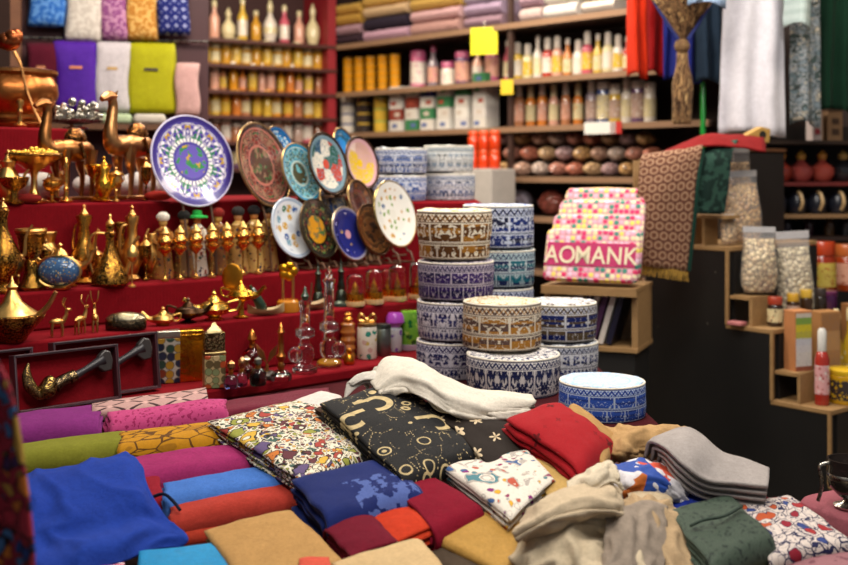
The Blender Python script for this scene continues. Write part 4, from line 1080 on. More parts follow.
# more brassware crowding the upper treads
def brass_cup(h, r, mt, name, label):
    t = thing(name, label, 'brass ornament', (0, 0, 0), 0, 'small brassware in a crowd')
    MB().lathe([(r * .5, 0), (r * .55, .03 * h), (r * .2, .1 * h), (r * .14, .3 * h), (r * .3, .36 * h), (r * .2, .42 * h), (r * .8, .55 * h), (r, .72 * h), (r * .9, .84 * h), (r * 1.05, .9 * h)], 20).build('cup', mt, t)
    MB().lathe([(r * 1.05, .9 * h), (r * .7, .97 * h), (r * .2, 1.04 * h), (r * .26, 1.1 * h), (0, 1.18 * h)], 16).build('lid', GOLD2, t)
    for s in (-1, 1): MB().tube([(s * r * .8, 0, .6 * h), (s * r * 1.5, 0, .72 * h), (s * r * 1.35, 0, .92 * h), (s * r, 0, .86 * h)], r * .09, 6, None, 4).build('handle', mt, t)
    return t
cups = [brass_cup(.075, .017, GOLD, 'brass_cup', ''), brass_cup(.095, .014, BRASS, 'brass_cup', ''), brass_cup(.06, .022, metal('c98a3a', .28), 'brass_cup', '')]
spots = [(2, 18, .10, 0, 'behind the edge ewer'), (2, 46, .085, 1, 'behind the blue enamel pot'), (2, 72, .06, 2, 'under the curved jug'), (2, 96, .10, 0, 'behind the cone ewer spout'), (2, 146, .06, 1, 'before the first doll'), (2, 146, .11, 2, 'in the shade of the tread behind the first goblet'),
         (3, 52, .02, 2, 'at the feet of the dark camel'), (3, 116, .015, 0, 'in front of the copper camel legs'), (3, 146, .04, 1, 'between the copper camel and the big plate'), (3, -6, .09, 1, 'at the far edge of the upper tread'), (3, 58, .12, 0, 'behind the wide crystal bowl'), (3, 108, .13, 2, 'behind the gold cup bowl'), (2, 8, .12, 1, 'in the shade behind the edge ewer')]
usedc = [0, 0, 0]
for (k_, x, d, ci, wh) in spots:
    p = on(k_, x, None, d); lb = ('two handled brass cup ', 'slim engraved brass cup ', 'squat copper brass cup ')[ci] + wh
    if usedc[ci]: dup(cups[ci], p, rnd.uniform(0, 3), lb)
    else: cups[ci].location = p; cups[ci]['label'] = lb; usedc[ci] = 1
# ------------------------------------------------------------------ scarves and shawls heaped over the table
SG = 'rolled scarves in rows'
def fab(c, c2=None, **k): return fabric(c, c2, **k)
# left rows: folded with the round fold towards us (A, B near edge left/right; C, D far edge right/left)
fold('folded_scarf', 'plain plum purple folded scarf below the front dagger case', 'scarf', [(10, 432), (104, 424), (104, 402), (10, 414)], .085, .055, 4, fab('6e2464', '7e2c72'), SG, seed=1)
fold('folded_scarf', 'magenta damask scarf with woven flowers, behind the mustard one', 'scarf', [(104, 424), (228, 411), (226, 398), (104, 404)], [.08, .075, .085, .085], .05, 3, damask('8c1c50', 'b03c70', 120., .42, 1.), SG, seed=2)
fold('folded_scarf', 'olive green folded scarf lying against the mustard one', 'scarf', [(10, 458), (126, 444), (126, 430), (10, 444)], .075, .05, 3, fab('6c6c20', '80802c'), SG, seed=3)
fold('folded_scarf', 'mustard yellow scarf with dark veined pattern', 'scarf', [(118, 448), (242, 435), (236, 419), (120, 432)], .076, .05, 3, veined('b07a10', '5a380e', 62.), SG, seed=4)
fold('folded_scarf', 'magenta pink folded scarf above the light blue one', 'scarf', [(130, 478), (274, 459), (270, 440), (130, 456)], .066, .05, 4, fab('8a2456', '9a2e64'), SG, seed=5)
fold('folded_scarf', 'light blue folded scarf between the pink and coral ones', 'scarf', [(160, 503), (292, 481), (288, 463), (160, 482)], .058, .046, 4, fab('3a66b0', '4672bc'), SG, seed=6)
fold('folded_scarf', 'coral red folded scarf in front of the light blue one', 'scarf', [(170, 520), (308, 496), (306, 478), (170, 500)], .048, .044, 4, fab('9c3228', 'ac3c30'), SG, seed=7)
fold('folded_scarf', 'second coral red scarf peeking out behind the tan one', 'scarf', [(150, 540), (240, 524), (240, 510), (150, 524)], .026, .03, 3, fab('b43a28', 'c04430'), SG, seed=8)
# the lattice cloth under the tins and dark end of a scarf under the blue one
patch('lattice_cloth', 'dusty pink cloth with a dark lattice hanging off the stand step', 'cloth', [[(92, 404, .088), (130, 398, .088), (170, 393, .088), (206, 388, .088)], [(92, 412, .086), (130, 408, .086), (170, 404, .086), (208, 399, .086)], [(92, 424, .062), (130, 422, .062), (170, 418, .062), (210, 414, .062)]],
      lattice('b08a84', '3a2426', 'c49c94', 16., 22.), .0025, 6, .001)
fold('folded_scarf', 'dark red scarf end sticking out from under the blue shawl', 'scarf', [(140, 505), (164, 500), (158, 468), (134, 474)], [.045, .05, .06, .06], .03, 4, fab('7c1424', '8e1c2a'), None, seed=9)
t = MB().tube([S(150, 498, .06), S(163, 494, .068), S(172, 500, .062), S(180, 510, .055)], .0025, 8, None, 6).build('scarf_tie', fab('141a30'))
tag(t, 'dark navy cord looped at the end of the light blue scarf', 'cord')

# royal blue shawl draped over the rows
patch('draped_shawl', 'royal blue wool shawl draped over the rolled scarves', 'shawl', [
    [(18, 474, .080), (50, 468, .082), (85, 461, .086), (118, 455, .088), (130, 455, .082)],
    [(20, 482, .088), (52, 474, .092), (90, 467, .096), (124, 460, .098), (138, 462, .086)],
    [(22, 500, .082), (58, 492, .088), (96, 484, .092), (130, 478, .094), (146, 482, .080)],
    [(26, 526, .066), (62, 516, .072), (104, 506, .078), (136, 498, .080), (158, 504, .064)],
    [(30, 546, .050), (68, 536, .056), (110, 526, .062), (146, 518, .058), (172, 524, .046)],
    [(34, 566, .044), (74, 552, .058), (120, 538, .064), (160, 530, .052), (188, 538, .040)],
    [(38, 590, .030), (80, 576, .036), (122, 562, .040), (158, 548, .038), (182, 548, .030)]],
    fab('163086', '22409a', big=5), .004, 12, .003, 9, seed=3, ridge=(.004, 3.4, 0, .9))
fold('folded_scarf', 'shiny turquoise folded scarf at the front edge', 'scarf', [(128, 590), (238, 588), (222, 540), (134, 552)], .052, .032, 3, fabric('1478b0', '2a96c8', var=.3, rough=.4, sheen=0.), None, seed=11)
fold('folded_scarf', 'pink and white striped scarf below the blue shawl', 'scarf', [(60, 590), (124, 580), (122, 556), (70, 562)], .038, .02, 3, stripes(('c8667c', 'e6d0d0', 'b04a66', 'd8b0b0'), 60.), None, seed=12)
fold('folded_scarf', 'tan wool scarf folded in half with dark edges at the front', 'scarf', [(352, 562), (298, 506), (204, 530), (250, 592)], [.058, .062, .056, .050], .04, 4, fab('a8804c', 'b48c58'), None, seed=13, bulge=.007)
fold('folded_scarf', 'small coral scarf corner at the very front', 'scarf', [(290, 600), (340, 600), (332, 556), (300, 558)], .062, .02, 2, fab('c04a3a', 'cc5a48'), None, seed=14)
fold('folded_scarf', 'cream beige folded scarf at the front between tan and ochre ones', 'scarf', [(470, 590), (424, 534), (326, 562), (360, 610)], [.060, .066, .06, .054], .036, 3, fab('bfa074', 'cbb085'), None, seed=15, bulge=.007)

# middle: paisley, navy, burgundy, orange
fold('printed_scarf', 'white scarf crowded with black and coloured paisley', 'scarf', [(304, 482), (378, 449), (314, 397), (207, 421)], [.080, .082, .090, .092], .024, 3, paisley('d8d0bc', ('5a2c34', '8a8c3c', 'b86a2c', '3c5a50', 'c8a03c', '5a4a70', 'd8ccb4', '9a3c34'), '17120f', 36., seed=2.), None, seed=16, bulge=.01, wob=.004)
fold('folded_scarf', 'navy blue folded scarf with an embroidered spray', 'scarf', [(330, 520), (428, 494), (384, 456), (292, 478)], [.078, .078, .086, .088], .05, 3, motif_cloth('10205c', '5468a8', .3, .8, .25, .62, .20, .24), None, seed=17, bulge=.008, wob=.004)
fold('folded_scarf', 'burgundy folded scarf tucked in front of the navy one', 'scarf', [(322, 526), (366, 508), (398, 542), (352, 558)], [.064, .064, .060, .058], .036, 4, fab('5e0e22', '701428'), None, seed=18, bulge=.01)
fold('folded_scarf', 'orange red folded scarf beside the burgundy one', 'scarf', [(366, 512), (412, 502), (446, 526), (398, 545)], [.064, .064, .058, .056], .034, 4, fab('b03018', 'c03c20'), None, seed=19, bulge=.007)
fold('folded_scarf', 'deep crimson folded scarf between the black chain scarf and ochre cloth', 'scarf', [(434, 534), (486, 510), (428, 470), (386, 480)], [.062, .066, .078, .078], .042, 2, fab('6e0a20', '820f28'), None, seed=20, bulge=.007)
# black chain scarf and brown flowered scarf slope up to the back
fold('printed_scarf', 'black scarf printed with gold chains and rings', 'scarf', [(404, 482), (478, 452), (404, 380), (318, 404)], [.086, .092, .128, .122], .034, 3, chains('121214', 'b8a478', 26.), None, seed=21, bulge=.012, wob=.004)
# horse-shoe print on the black scarf: one bold curved strap
fold('printed_scarf', 'dark brown scarf with scattered cream flowers', 'scarf', [(500, 478), (540, 448), (470, 394), (418, 402)], [.082, .080, .110, .116], .03, 3, flowers_on('1e1510', 'c4b090', 17., 5, .3), None, seed=22, bulge=.012, wob=.004)
# white and cream shawl behind
patch('draped_shawl', 'white cream wool shawl thrown over the dark scarves', 'shawl', [
    [(372, 390, .110), (384, 366, .132), (410, 360, .142), (440, 376, .134), (470, 386, .122), (500, 391, .114), (532, 396, .104)],
    [(370, 382, .126), (386, 358, .152), (416, 362, .158), (446, 380, .146), (476, 392, .130), (504, 398, .122), (536, 402, .110)],
    [(374, 388, .132), (392, 368, .160), (420, 374, .164), (446, 392, .148), (474, 402, .130), (500, 408, .116), (530, 408, .104)],
    [(380, 392, .126), (402, 382, .148), (424, 388, .150), (448, 404, .134), (470, 412, .118), (496, 416, .104), (522, 414, .096)],
    [(388, 394, .118), (410, 392, .136), (430, 402, .134), (450, 414, .118), (470, 419, .106), (492, 421, .096), (514, 419, .090)]],
    fab('ccc4b6', 'd6cec0', big=6), .004, 9, .003, 10, seed=5, layers=2, gap=.010, ridge=(.0035, 3.2, 1, .5))
patch('draped_shawl', 'pale grey shawl corner standing up behind the black scarf', 'shawl', [
    [(344, 400, .10), (360, 386, .12), (380, 384, .12), (404, 388, .11)],
    [(347, 384, .125), (362, 374, .14), (384, 374, .14), (410, 382, .12)],
    [(352, 386, .122), (368, 380, .134), (388, 384, .13), (410, 392, .11)]],
    fab('c4bdb4', 'd2ccc2'), .004, 8, .003, 10, seed=6, layers=2, gap=.008)
fold('folded_scarf', 'white silk scarf end between the paisley and the glass shelf', 'scarf', [(330, 412), (344, 396), (322, 390), (284, 404)], [.088, .09, .09, .09], .02, 2, fab('c8bdb6', 'd4cac4'), None, seed=23)
fold('folded_scarf', 'coral silk scrap beside the black chain scarf', 'scarf', [(318, 428), (336, 412), (326, 404), (306, 416)], [.085, .088, .09, .088], .016, 2, fab('b8604a', 'c46e56'), None, seed=24)
fold('folded_scarf', 'dark brown plain scarf left under the black chain scarf', 'scarf', [(352, 442), (368, 428), (334, 400), (312, 408)], [.088, .09, .104, .104], .02, 2, fab('3a2a20', '48352a'), None, seed=25)
fold('folded_scarf', 'plum satin strip along the foot of the stand', 'scarf', [(214, 414), (330, 398), (330, 386), (214, 402)], .062, .03, 2, fab('5c1226', '6e1a30', rough=.6), None, seed=26)
# multi-colour white scarf, ochre cloths
fold('printed_scarf', 'white scarf with loose purple, blue and yellow paisley', 'scarf', [(532, 450), (556, 478), (512, 520), (440, 464)], [.090, .080, .074, .082], .026, 3, paisley('d6cec2', ('7a1c6a', '3c5c8c', 'c89a2c', 'b0503c', '4a7a84', '8a3058', 'd6cec2', 'd2c6b8'), 'a8a098', 22., seed=5., gap=.14, soft=True), None, seed=27, bulge=.01)
fold('folded_cloth', 'flat ochre cloth at the front beside the cream shawl', 'cloth', [(438, 536), (512, 578), (560, 530), (492, 508)], [.050, .046, .054, .058], .016, 3, fab('a8803c', 'b48c48', rough=.7), None, seed=28, bulge=.002)
fold('folded_cloth', 'dark layered cloth edges below the flat ochre cloth', 'cloth', [(424, 556), (500, 610), (530, 580), (460, 534)], [.034, .030, .034, .038], .03, 5, fab('3a3028', '5a4a3a'), None, seed=29)
fold('folded_cloth', 'ochre cloth under the white paisley scarf', 'cloth', [(556, 508), (600, 486), (550, 452), (520, 462)], [.066, .066, .078, .078], .016, 3, fab('b08e50', 'bc9a5c', rough=.7), None, seed=30)
# red bundle
t = thing('red_shawl_bundle', 'bright red folded shawl with a tan lining, in front of the light blue cap', 'shawl', S(560, 470, 0.045))
Bp = t.location.copy()
fold('outer', None, None, [(585, 476), (616, 440), (560, 402), (502, 418)], [.090, .095, .132, .122], .05, 3, flowers_on('98101a', '5c0a10', 34., 4, .6), None, seed=31, bulge=.022, wob=.005)
o = bpy.context.scene.objects['outer']; o.parent = t; o.location = o.location - Bp; o.name = 'red_cloth'
fold('lining', None, None, [(604, 470), (618, 438), (572, 404), (566, 412)], [.078, .084, .124, .124], .012, 2, fab('a8824e', 'b48e5c'), None, seed=32, bulge=.02)
o = bpy.context.scene.objects['lining']; o.parent = t; o.location = o.location - Bp; o.name = 'tan_lining'
fold('folded_scarf', 'grey lilac scarf edge pressed along the red shawl', 'scarf', [(584, 492), (594, 484), (542, 438), (532, 444)], [.074, .074, .088, .088], .02, 3, fab('a89a94', 'b4a8a0'), None, seed=33)
fold('folded_scarf', 'dark crimson scarf under the red shawl', 'scarf', [(540, 450), (560, 440), (520, 416), (500, 426)], [.085, .085, .10, .10], .04, 3, fab('5c0c14', '6c1018'), None, seed=34)
# right back: tan heap, grey shawl, silk print
patch('draped_shawl', 'tan shawl crumpled behind the silk print', 'shawl', [
    [(604, 430, .085), (622, 426, .090), (640, 424, .092), (664, 426, .085), (690, 430, .07)],
    [(606, 440, .088), (624, 434, .100), (640, 430, .106), (662, 430, .100), (690, 438, .08)],
    [(608, 452, .080), (624, 450, .088), (638, 446, .086), (660, 446, .084), (690, 450, .07)],
    [(612, 462, .062), (628, 460, .068), (644, 458, .064), (664, 460, .06), (690, 462, .055)]],
    fab('a88456', 'b8966a'), .004, 12, .004, 18, seed=8, ridge=(.005, 2.4, 0, 1.))
patch('grey_shawl', 'soft grey lilac shawl folded over itself near the counter', 'shawl', [
    [(660, 450, .080), (664, 436, .110), (684, 428, .124), (700, 434, .120), (722, 452, .100), (746, 460, .090), (769, 469, .085)],
    [(650, 452, .084), (655, 438, .116), (676, 439, .130), (696, 452, .120), (716, 466, .100), (742, 472, .089), (769, 478, .083)],
    [(645, 458, .082), (649, 443, .112), (664, 448, .124), (684, 466, .110), (708, 481, .091), (738, 484, .084), (768, 487, .080)]],
    fab('9a928e', 'aaa29e', big=6), .005, 10, .002, 12, seed=9, layers=4, gap=.011)
patch('silk_scarf', 'printed silk scarf in white, blue and orange bunched in a mound', 'scarf', [
    [(600, 484, .062), (614, 466, .080), (640, 458, .088), (664, 464, .080), (688, 480, .060)],
    [(602, 490, .066), (620, 472, .094), (646, 464, .102), (668, 470, .092), (690, 486, .062)],
    [(606, 500, .062), (626, 484, .090), (650, 478, .098), (672, 484, .084), (688, 496, .056)],
    [(612, 508, .050), (632, 498, .070), (652, 494, .074), (670, 500, .062), (684, 506, .046)]],
    printed(('d0ccd0', '2a4a9a', 'b4622c', '8fa0c0', 'c85038', 'dcd8da', '3c5aa8'), 14.), .003, 12, .004, 18, seed=10, ridge=(.004, 3., 0, 1.2))
fold('folded_scarf', 'royal blue knitted scarf end under the silk print', 'scarf', [(664, 512), (720, 506), (712, 488), (668, 490)], [.050, .046, .050, .054], .03, 3, fab('1c2c80', '26389a', weave=400, bs=.6), None, seed=35, bulge=.007)
fold('folded_scarf', 'tiny floral scarf end in maroon and white under the grey shawl', 'scarf', [(704, 508), (730, 504), (724, 492), (698, 494)], [.040, .036, .040, .044], .02, 3, vermicular('cfc4c0', '4a1420', ('6a1c28', '2c2c54'), 70.), None, seed=36)
# cream heap
t = thing('cream_shawl', 'big cream pashmina shawl crumpled in a heap at the front', 'shawl', S(600, 540, .03))
Bc = t.location.copy()
patch('main_drape', None, None, [
    [(508, 552, .050), (530, 524, .080), (560, 510, .098), (596, 508, .100), (630, 514, .090), (660, 524, .070)],
    [(512, 562, .056), (534, 532, .092), (566, 520, .104), (600, 522, .098), (632, 528, .090), (664, 540, .066)],
    [(528, 576, .052), (548, 548, .086), (576, 534, .098), (604, 538, .078), (630, 546, .084), (660, 556, .060)],
    [(544, 590, .046), (566, 566, .074), (592, 552, .088), (612, 556, .066), (632, 562, .074), (660, 572, .052)],
    [(556, 606, .036), (580, 586, .056), (604, 574, .068), (620, 574, .050), (638, 582, .056), (664, 592, .040)]],
    fab('c8b698', 'd6c6aa', big=6), .004, 14, .004, 16, seed=11, parent=t, base=Bc, ridge=(.007, 3.4, 0, 1.2))
patch('upper_fold', None, None, [
    [(520, 520, .090), (546, 496, .112), (580, 482, .122), (606, 480, .118), (622, 492, .104)],
    [(514, 530, .100), (544, 506, .128), (580, 494, .136), (610, 492, .130), (624, 502, .112)],
    [(516, 540, .092), (548, 520, .122), (582, 510, .128), (612, 510, .120), (622, 514, .104)],
    [(526, 540, .082), (552, 530, .098), (584, 520, .104), (610, 518, .100), (618, 518, .094)]],
    fab('bca88c', 'ccba9e', big=6), .004, 14, .003, 16, seed=12, parent=t, base=Bc, ridge=(.005, 2.2, 1, .8))
patch('top_knot', None, None, [
    [(566, 480, .116), (586, 472, .126), (606, 462, .132), (614, 470, .126)],
    [(568, 488, .122), (588, 480, .136), (608, 466, .142), (618, 478, .130)],
    [(576, 496, .118), (594, 490, .128), (612, 482, .128), (624, 490, .116)]],
    fab('ccbea6', 'd8cab2', big=6), .004, 12, .004, 18, seed=13, parent=t, base=Bc, ridge=(.005, 1.8, 1, .8))
patch('grey_panel', None, None, [
    [(606, 520, .100), (624, 506, .110), (644, 500, .104), (666, 508, .086)],
    [(604, 540, .088), (622, 528, .102), (644, 522, .096), (668, 534, .074)],
    [(600, 566, .072), (618, 556, .084), (640, 554, .078), (664, 560, .060)],
    [(596, 592, .056), (614, 588, .064), (638, 588, .058), (662, 590, .046)]],
    fab('8e8072', '9e9082', big=6), .004, 12, .003, 16, seed=14, parent=t, base=Bc, ridge=(.004, 2.2, 0, .8))
t = thing('beige_shawl', 'beige shawl with a fringed edge under the green brocade', 'shawl', S(680, 550, .02))
Bb = t.location.copy()
patch('drape', None, None, [
    [(620, 500, .085), (640, 496, .090), (664, 500, .080), (684, 512, .060)],
    [(624, 512, .088), (644, 506, .098), (668, 514, .082), (692, 532, .056)],
    [(640, 534, .072), (656, 526, .084), (680, 538, .066), (700, 552, .048)],
    [(654, 570, .050), (670, 560, .060), (692, 566, .048), (706, 574, .036)],
    [(660, 600, .036), (678, 594, .042), (698, 594, .036), (712, 596, .028)]],
    fab('a88e6c', 'b89e7c', big=6), .004, 12, .003, 16, seed=15, parent=t, base=Bb, ridge=(.005, 3., 0, .8))
b = MB()
for i in range(26):
    u = i / 25; p = S(668 + 44 * u, 520 + 46 * u, .068 - .022 * u) - Bb
    b.tube([p, p + Vector((.010, -.012, -.006)), p + Vector((.018 + rnd.uniform(-.003, .003), -.03, -.016))], .0012, 5)
b.build('fringe', fab('b8a080'), t)
fold('knit_scarf', 'cream knitted scarf end between the silk print and beige shawl', 'scarf', [(622, 520), (676, 510), (668, 490), (626, 490)], [.072, .060, .064, .076], .03, 3, fab('b8a486', 'c4b294', weave=420, bs=.6), None, seed=37, bulge=.014)
# green brocade, printed scarf and mauve one at the right
t = fold('brocade_scarf', 'grey green brocade scarf folded with a hemmed flap', 'scarf', [(712, 572), (778, 540), (728, 494), (664, 512)], [.066, .060, .062, .072], .04, 4, damask('222e28', '3e4c40', 110., .40, 3., .6), None, seed=38, bulge=.012, wob=.004)
b = MB().tube([S(690, 526, .080), S(704, 520, .086), S(724, 516, .084), S(742, 506, .076)], .0022, 8, None, 6)
b.v = [v - t.location for v in b.v]
b.build('hem', fab('3a463e'), t)
fold('printed_scarf', 'white scarf with red and blue leaf print beside the green brocade', 'scarf', [(772, 560), (856, 542), (790, 494), (736, 506)], [.044, .036, .040, .050], .024, 3, vermicular('cfc2ba', '232448', ('9a2a2c', '31427c', 'b0502c', '8a2030'), 66., 2.), None, seed=39, bulge=.008)
fold('printed_scarf', 'mauve damask scarf lying lowest at the corner', 'scarf', [(790, 596), (880, 580), (850, 540), (778, 556)], [.026, .022, .022, .028], .02, 3, damask('7a4a54', '9a6a70', 44., .45, 5.), None, seed=40)
fold('printed_scarf', 'yellow and blue flowered scarf corner under the leaf print', 'scarf', [(728, 520), (756, 512), (744, 500), (722, 506)], [.044, .040, .042, .046], .02, 2, paisley('c0b09c', ('2a3c8a', 'b88a2c', '9a3040', '3a5a9a'), '2a2430', 40., seed=7.), None, seed=41)
fold('folded_scarf', 'pale tan scarf lowest under the green brocade', 'scarf', [(700, 600), (796, 584), (776, 556), (700, 566)], [.028, .026, .024, .028], .02, 3, fab('ac9068', 'b89c76'), None, seed=42)

# cloth covering under the heaps, so that gaps show cloth and not the bare table
patch('under_cloth', 'dark patterned under cloth spread below all the scarves', 'cloth', [
    [(-40, 600, .004), (200, 600, .004), (420, 600, .004), (640, 600, .004), (800, 600, .004)],
    [(-20, 500, .004), (220, 500, .004), (420, 500, .004), (600, 500, .004), (752, 510, .004)],
    [(20, 440, .004), (240, 430, .004), (420, 425, .004), (560, 430, .004), (690, 450, .004)]], fab('3a2a2a', '54302e'), .002, 8, .001)

# scarf hanging close at the left edge
pts = []
for i, (z, xr_) in enumerate(((1.30, -.407), (1.24, -.392), (1.17, -.378), (1.09, -.368), (1.0, -.362), (.90, -.356), (.80, -.352))):
    pts.append([(xr_ - .15 * (1 - j / 4), 1.04 + .018 * math.sin(j * 2.2 + i * .3), z - .03 * (j / 4.0) * (i == 0)) for j in range(5)])
patch('hanging_scarf', 'dark paisley scarf hanging close at the edge of the stall', 'scarf', pts, paisley('8a2434', ('a02c3c', '1f3a7a', 'b8682c', 'a8823c', '3c2450', '8c1f34', '3f6494'), '1a1014', 24., seed=9.), .004, 8, .003, 12, pix=False)
t = thing('scarf_rail', 'wooden rail at the stall edge holding the dark paisley scarf', 'rail', (-.47, 1.07, 0))
MB().tube([(-.12, 0, 1.318), (.05, 0, 1.300)], .007, 8).build('bar', DWOOD, t)
MB().box((.03, .03, 1.31), (-.12, .0, .655)).build('post', DWOOD, t)
# ------------------------------------------------------------------ shelving along the two far walls
def along(px, base, d, off=None):
    b = base + (off if off else Vector()); c = (px - CX) / F
    s = (c * b.y - b.x) / (d.x - c * d.y)
    return b + d * s
def Wr(px, z, off=.12): p = along(px, CA, dR, nR * off); p.z = z; return p
def Wl(px, z, off=.12): p = along(px, CA, dL, nL * off); p.z = z; return p
AR = math.atan2(dR.y, dR.x); AL = math.atan2(-dL.y, -dL.x)
ZR = [2.13, 1.87, 1.65, 1.42, 1.24]
ZL = [2.13, 2.0, 1.865, 1.735, 1.60, 1.46]
shw = plain('8a6a50', .5); shd = plain('3a241c', .6)
u = thing('shelving', 'dark wooden wall shelving with pale shelf edges, full of bottles and boxes', 'shelf', CA, AR)
LR = 2.30
for z in ZR + [1.0, .6, .2]:
    MB().box((LR, SHD - .02, .022), (LR / 2, SHD / 2, z - .0125)).build('shelf', shd, u, smooth=0)
    MB().box((LR, .012, .026), (LR / 2, -.006, z - .013)).build('shelf_edge', shw, u, smooth=0)
for x, yy in ((.012, SHD - .02), (1.245, .012), (LR - .012, SHD - .02)):
    MB().box((.024, .02, 2.8), (x, yy, 1.4)).build('upright', shd, u, smooth=0)
u = thing('shelving', 'red painted corner shelving packed with spice jars and bottles', 'shelf', CA, AL + PI)
LL = 1.35
for z in ZL + [1.2, .8, .4]:
    MB().box((LL, SHD - .02, .018), (LL / 2, -SHD / 2, z - .0105)).build('shelf', plain('4a2018', .5), u, smooth=0)
MB().box((.05, .30, 2.9), (.026, -.17, 1.45)).build('upright', plain('8c1a22', .5), u, smooth=0)
MB().box((.03, .30, 2.9), (LL - .015, -.17, 1.45)).build('upright', plain('6a1a1c', .5), u, smooth=0)
MB().box((LL, .02, 2.9), (LL / 2, -SHD + .015, 1.45)).build('back_panel', plain('3a1a16', .7), u, smooth=0)

# prototypes of bottles, one per shape and colouring, copied along the shelves
protos = {}
SH = {
 'spray': ([(.40, 0), (.42, .02), (.42, .60), (.30, .68), (.22, .70)], [(.24, .70), (.26, .72), (.26, .96), (.16, 1)], (.14, .52)),
 'jar': ([(.44, 0), (.46, .03), (.46, .66), (.38, .74)], [(.42, .74), (.43, .76), (.43, .97), (.40, 1)], (.14, .60)),
 'tall': ([(.34, 0), (.36, .02), (.36, .56), (.16, .70), (.14, .84)], [(.17, .84), (.18, .85), (.18, .97), (.12, 1)], (.12, .48)),
 'can': ([(.48, 0), (.5, .04), (.5, .80), (.48, .82)], [(.49, .82), (.5, .84), (.5, .97), (.46, 1)], (.12, .7)),
 'flask': ([(.30, 0), (.34, .02), (.50, .22), (.48, .42), (.20, .58), (.13, .66)], [(.15, .66), (.18, .68), (.22, .80), (.10, .90), (0, 1)], (.2, .34)),
}
def bottle(kind, w, h, cb, cl, clab, glassy=False):
    key = (kind, round(w / h, 2), cb, cl, clab)
    if key in protos: return protos[key], h / protos[key]['h0']
    b, l, lab = SH[kind]
    t = thing({'spray': 'spray_bottle', 'jar': 'spice_jar', 'tall': 'bottle', 'can': 'tin_can', 'flask': 'perfume_flask'}[kind], 'x', 'bottle')
    W = w
    MB().lathe([(r * W, z * h) for r, z in b], 14).build('body', glossy(cb), t); bd = t.children[0]
    MB().lathe([(r * W, z * h) for r, z in l], 12).build('cap', glossy(cl, .3), t)
    if clab:
        rr = max(r for r, z in b) * W + .0006
        g2 = jar_mat(clab, (cb, cl, clab), 120.)
        MB().lathe([(rr - .001, lab[0] * h), (rr, lab[0] * h + .0005), (rr, lab[1] * h - .0005), (rr - .001, lab[1] * h)], 14).build('label', g2, bd)
    t['h0'] = h; t['used'] = 0
    protos[key] = t
    return t, 1.
CN = {'jar': 'jar', 'spray': 'bottle', 'tall': 'bottle', 'can': 'tin', 'flask': 'flask'}
def put(kind, W, px, z, wpx, hpx, cb, cl, clab, label, group, off=.12, dz=0):
    p = W(px, z, off); k = p.y / F; p.z += dz + .0012
    t, s = bottle(kind, wpx * k, hpx * k, cb, cl, clab)
    if t['used']:
        t = dup(t, p, rnd.uniform(0, 6), label); t.scale = (s, s, s)
    else:
        t['used'] = 1; t.location = p; t['label'] = label
    t['category'] = CN[kind]; t['group'] = group
    return t
HUE = {'c89028': 'golden', 'd8b040': 'yellow', 'c85a6a': 'pink', 'e0d4c4': 'white', '8a4a24': 'brown', 'b03020': 'red', 'd07a30': 'orange', 'd8a088': 'peach', '6a4a6a': 'mauve', 'a8b050': 'lime', '503024': 'dark brown', 'b87850': 'tan', 'd8c89a': 'cream', 'c05a80': 'rose', '4a5a8a': 'blue', 'b89a8a': 'beige', '3a302c': 'black', 'd8901c': 'amber', '8a7a80': 'grey'}
def row(W, z, x0, x1, n, kinds, cols, caps, labs, hs, wpx, where, group, off=.12, cat='jar'):
    for i in range(n):
        px = x0 + (x1 - x0) * i / max(n - 1, 1) + rnd.uniform(-.6, .6)
        kd = kinds[i % len(kinds)]; c = cols[(i * 7 + int(z * 100)) % len(cols)]; cp = caps[(i * 3) % len(caps)]
        lb = labs[i % len(labs)]
        h = hs[i % len(hs)]
        nm = {'jar': 'jar', 'spray': 'bottle', 'tall': 'tall bottle', 'can': 'tin', 'flask': 'flask'}[kd]
        put(kd, W, px, z, wpx * 1.16, h * (1.22 if W is Wl else 1.12), c, cp, lb, '%s %s, %s from the %s' % (HUE[c], nm, ORD[i], where), group, off)
lw = 'start of the %s corner shelf'
row(Wl, ZL[0], 200, 327, 10, ['tall', 'tall', 'flask'], ['d8b040', 'c89028', 'e0d4c4', 'c85a6a', 'd8a088', 'd8c89a'], ['d8c89a', '3a302c', 'c89028'], ['e0d4c4', None, 'd8c89a'], [38, 32, 28, 36, 26], 12, lw % 'highest', 'bottles on the highest corner shelf')
row(Wl, ZL[1], 195, 328, 14, ['jar'], ['d8b040', 'c89028', 'd8901c', 'd07a30', 'c89028', 'd8b040', '8a4a24'], ['d8c89a', 'c89028', '6a4a6a'], [None, 'd8b040', 'd8c89a'], [20, 22, 18], 9.6, lw % 'second', 'jars on the second corner shelf')
row(Wl, ZL[2], 195, 328, 15, ['jar', 'tall'], ['d8a088', 'd07a30', 'b87850', 'c89028', 'd8901c'], ['e0d4c4', '503024', 'd8c89a'], ['d8b040', None, 'd8a088'], [23, 24, 22], 8.6, lw % 'third', 'jars on the third corner shelf')
row(Wl, ZL[3], 195, 328, 14, ['jar'], ['c89028', 'd07a30', 'd8b040', 'b87850', 'd8901c'], ['d8901c', 'b87850', '8a4a24'], ['d8b040', None, 'd8c89a'], [19, 22, 20], 9.2, lw % 'fourth', 'jars on the fourth corner shelf')
row(Wl, ZL[4], 195, 328, 14, ['jar', 'can'], ['b89a8a', 'd8a088', 'c85a6a', 'b87850', '8a4a24'], ['e0d4c4', 'd8c89a', '503024'], [None, 'e0d4c4'], [19, 16, 20], 9.2, lw % 'fifth', 'jars on the fifth corner shelf')
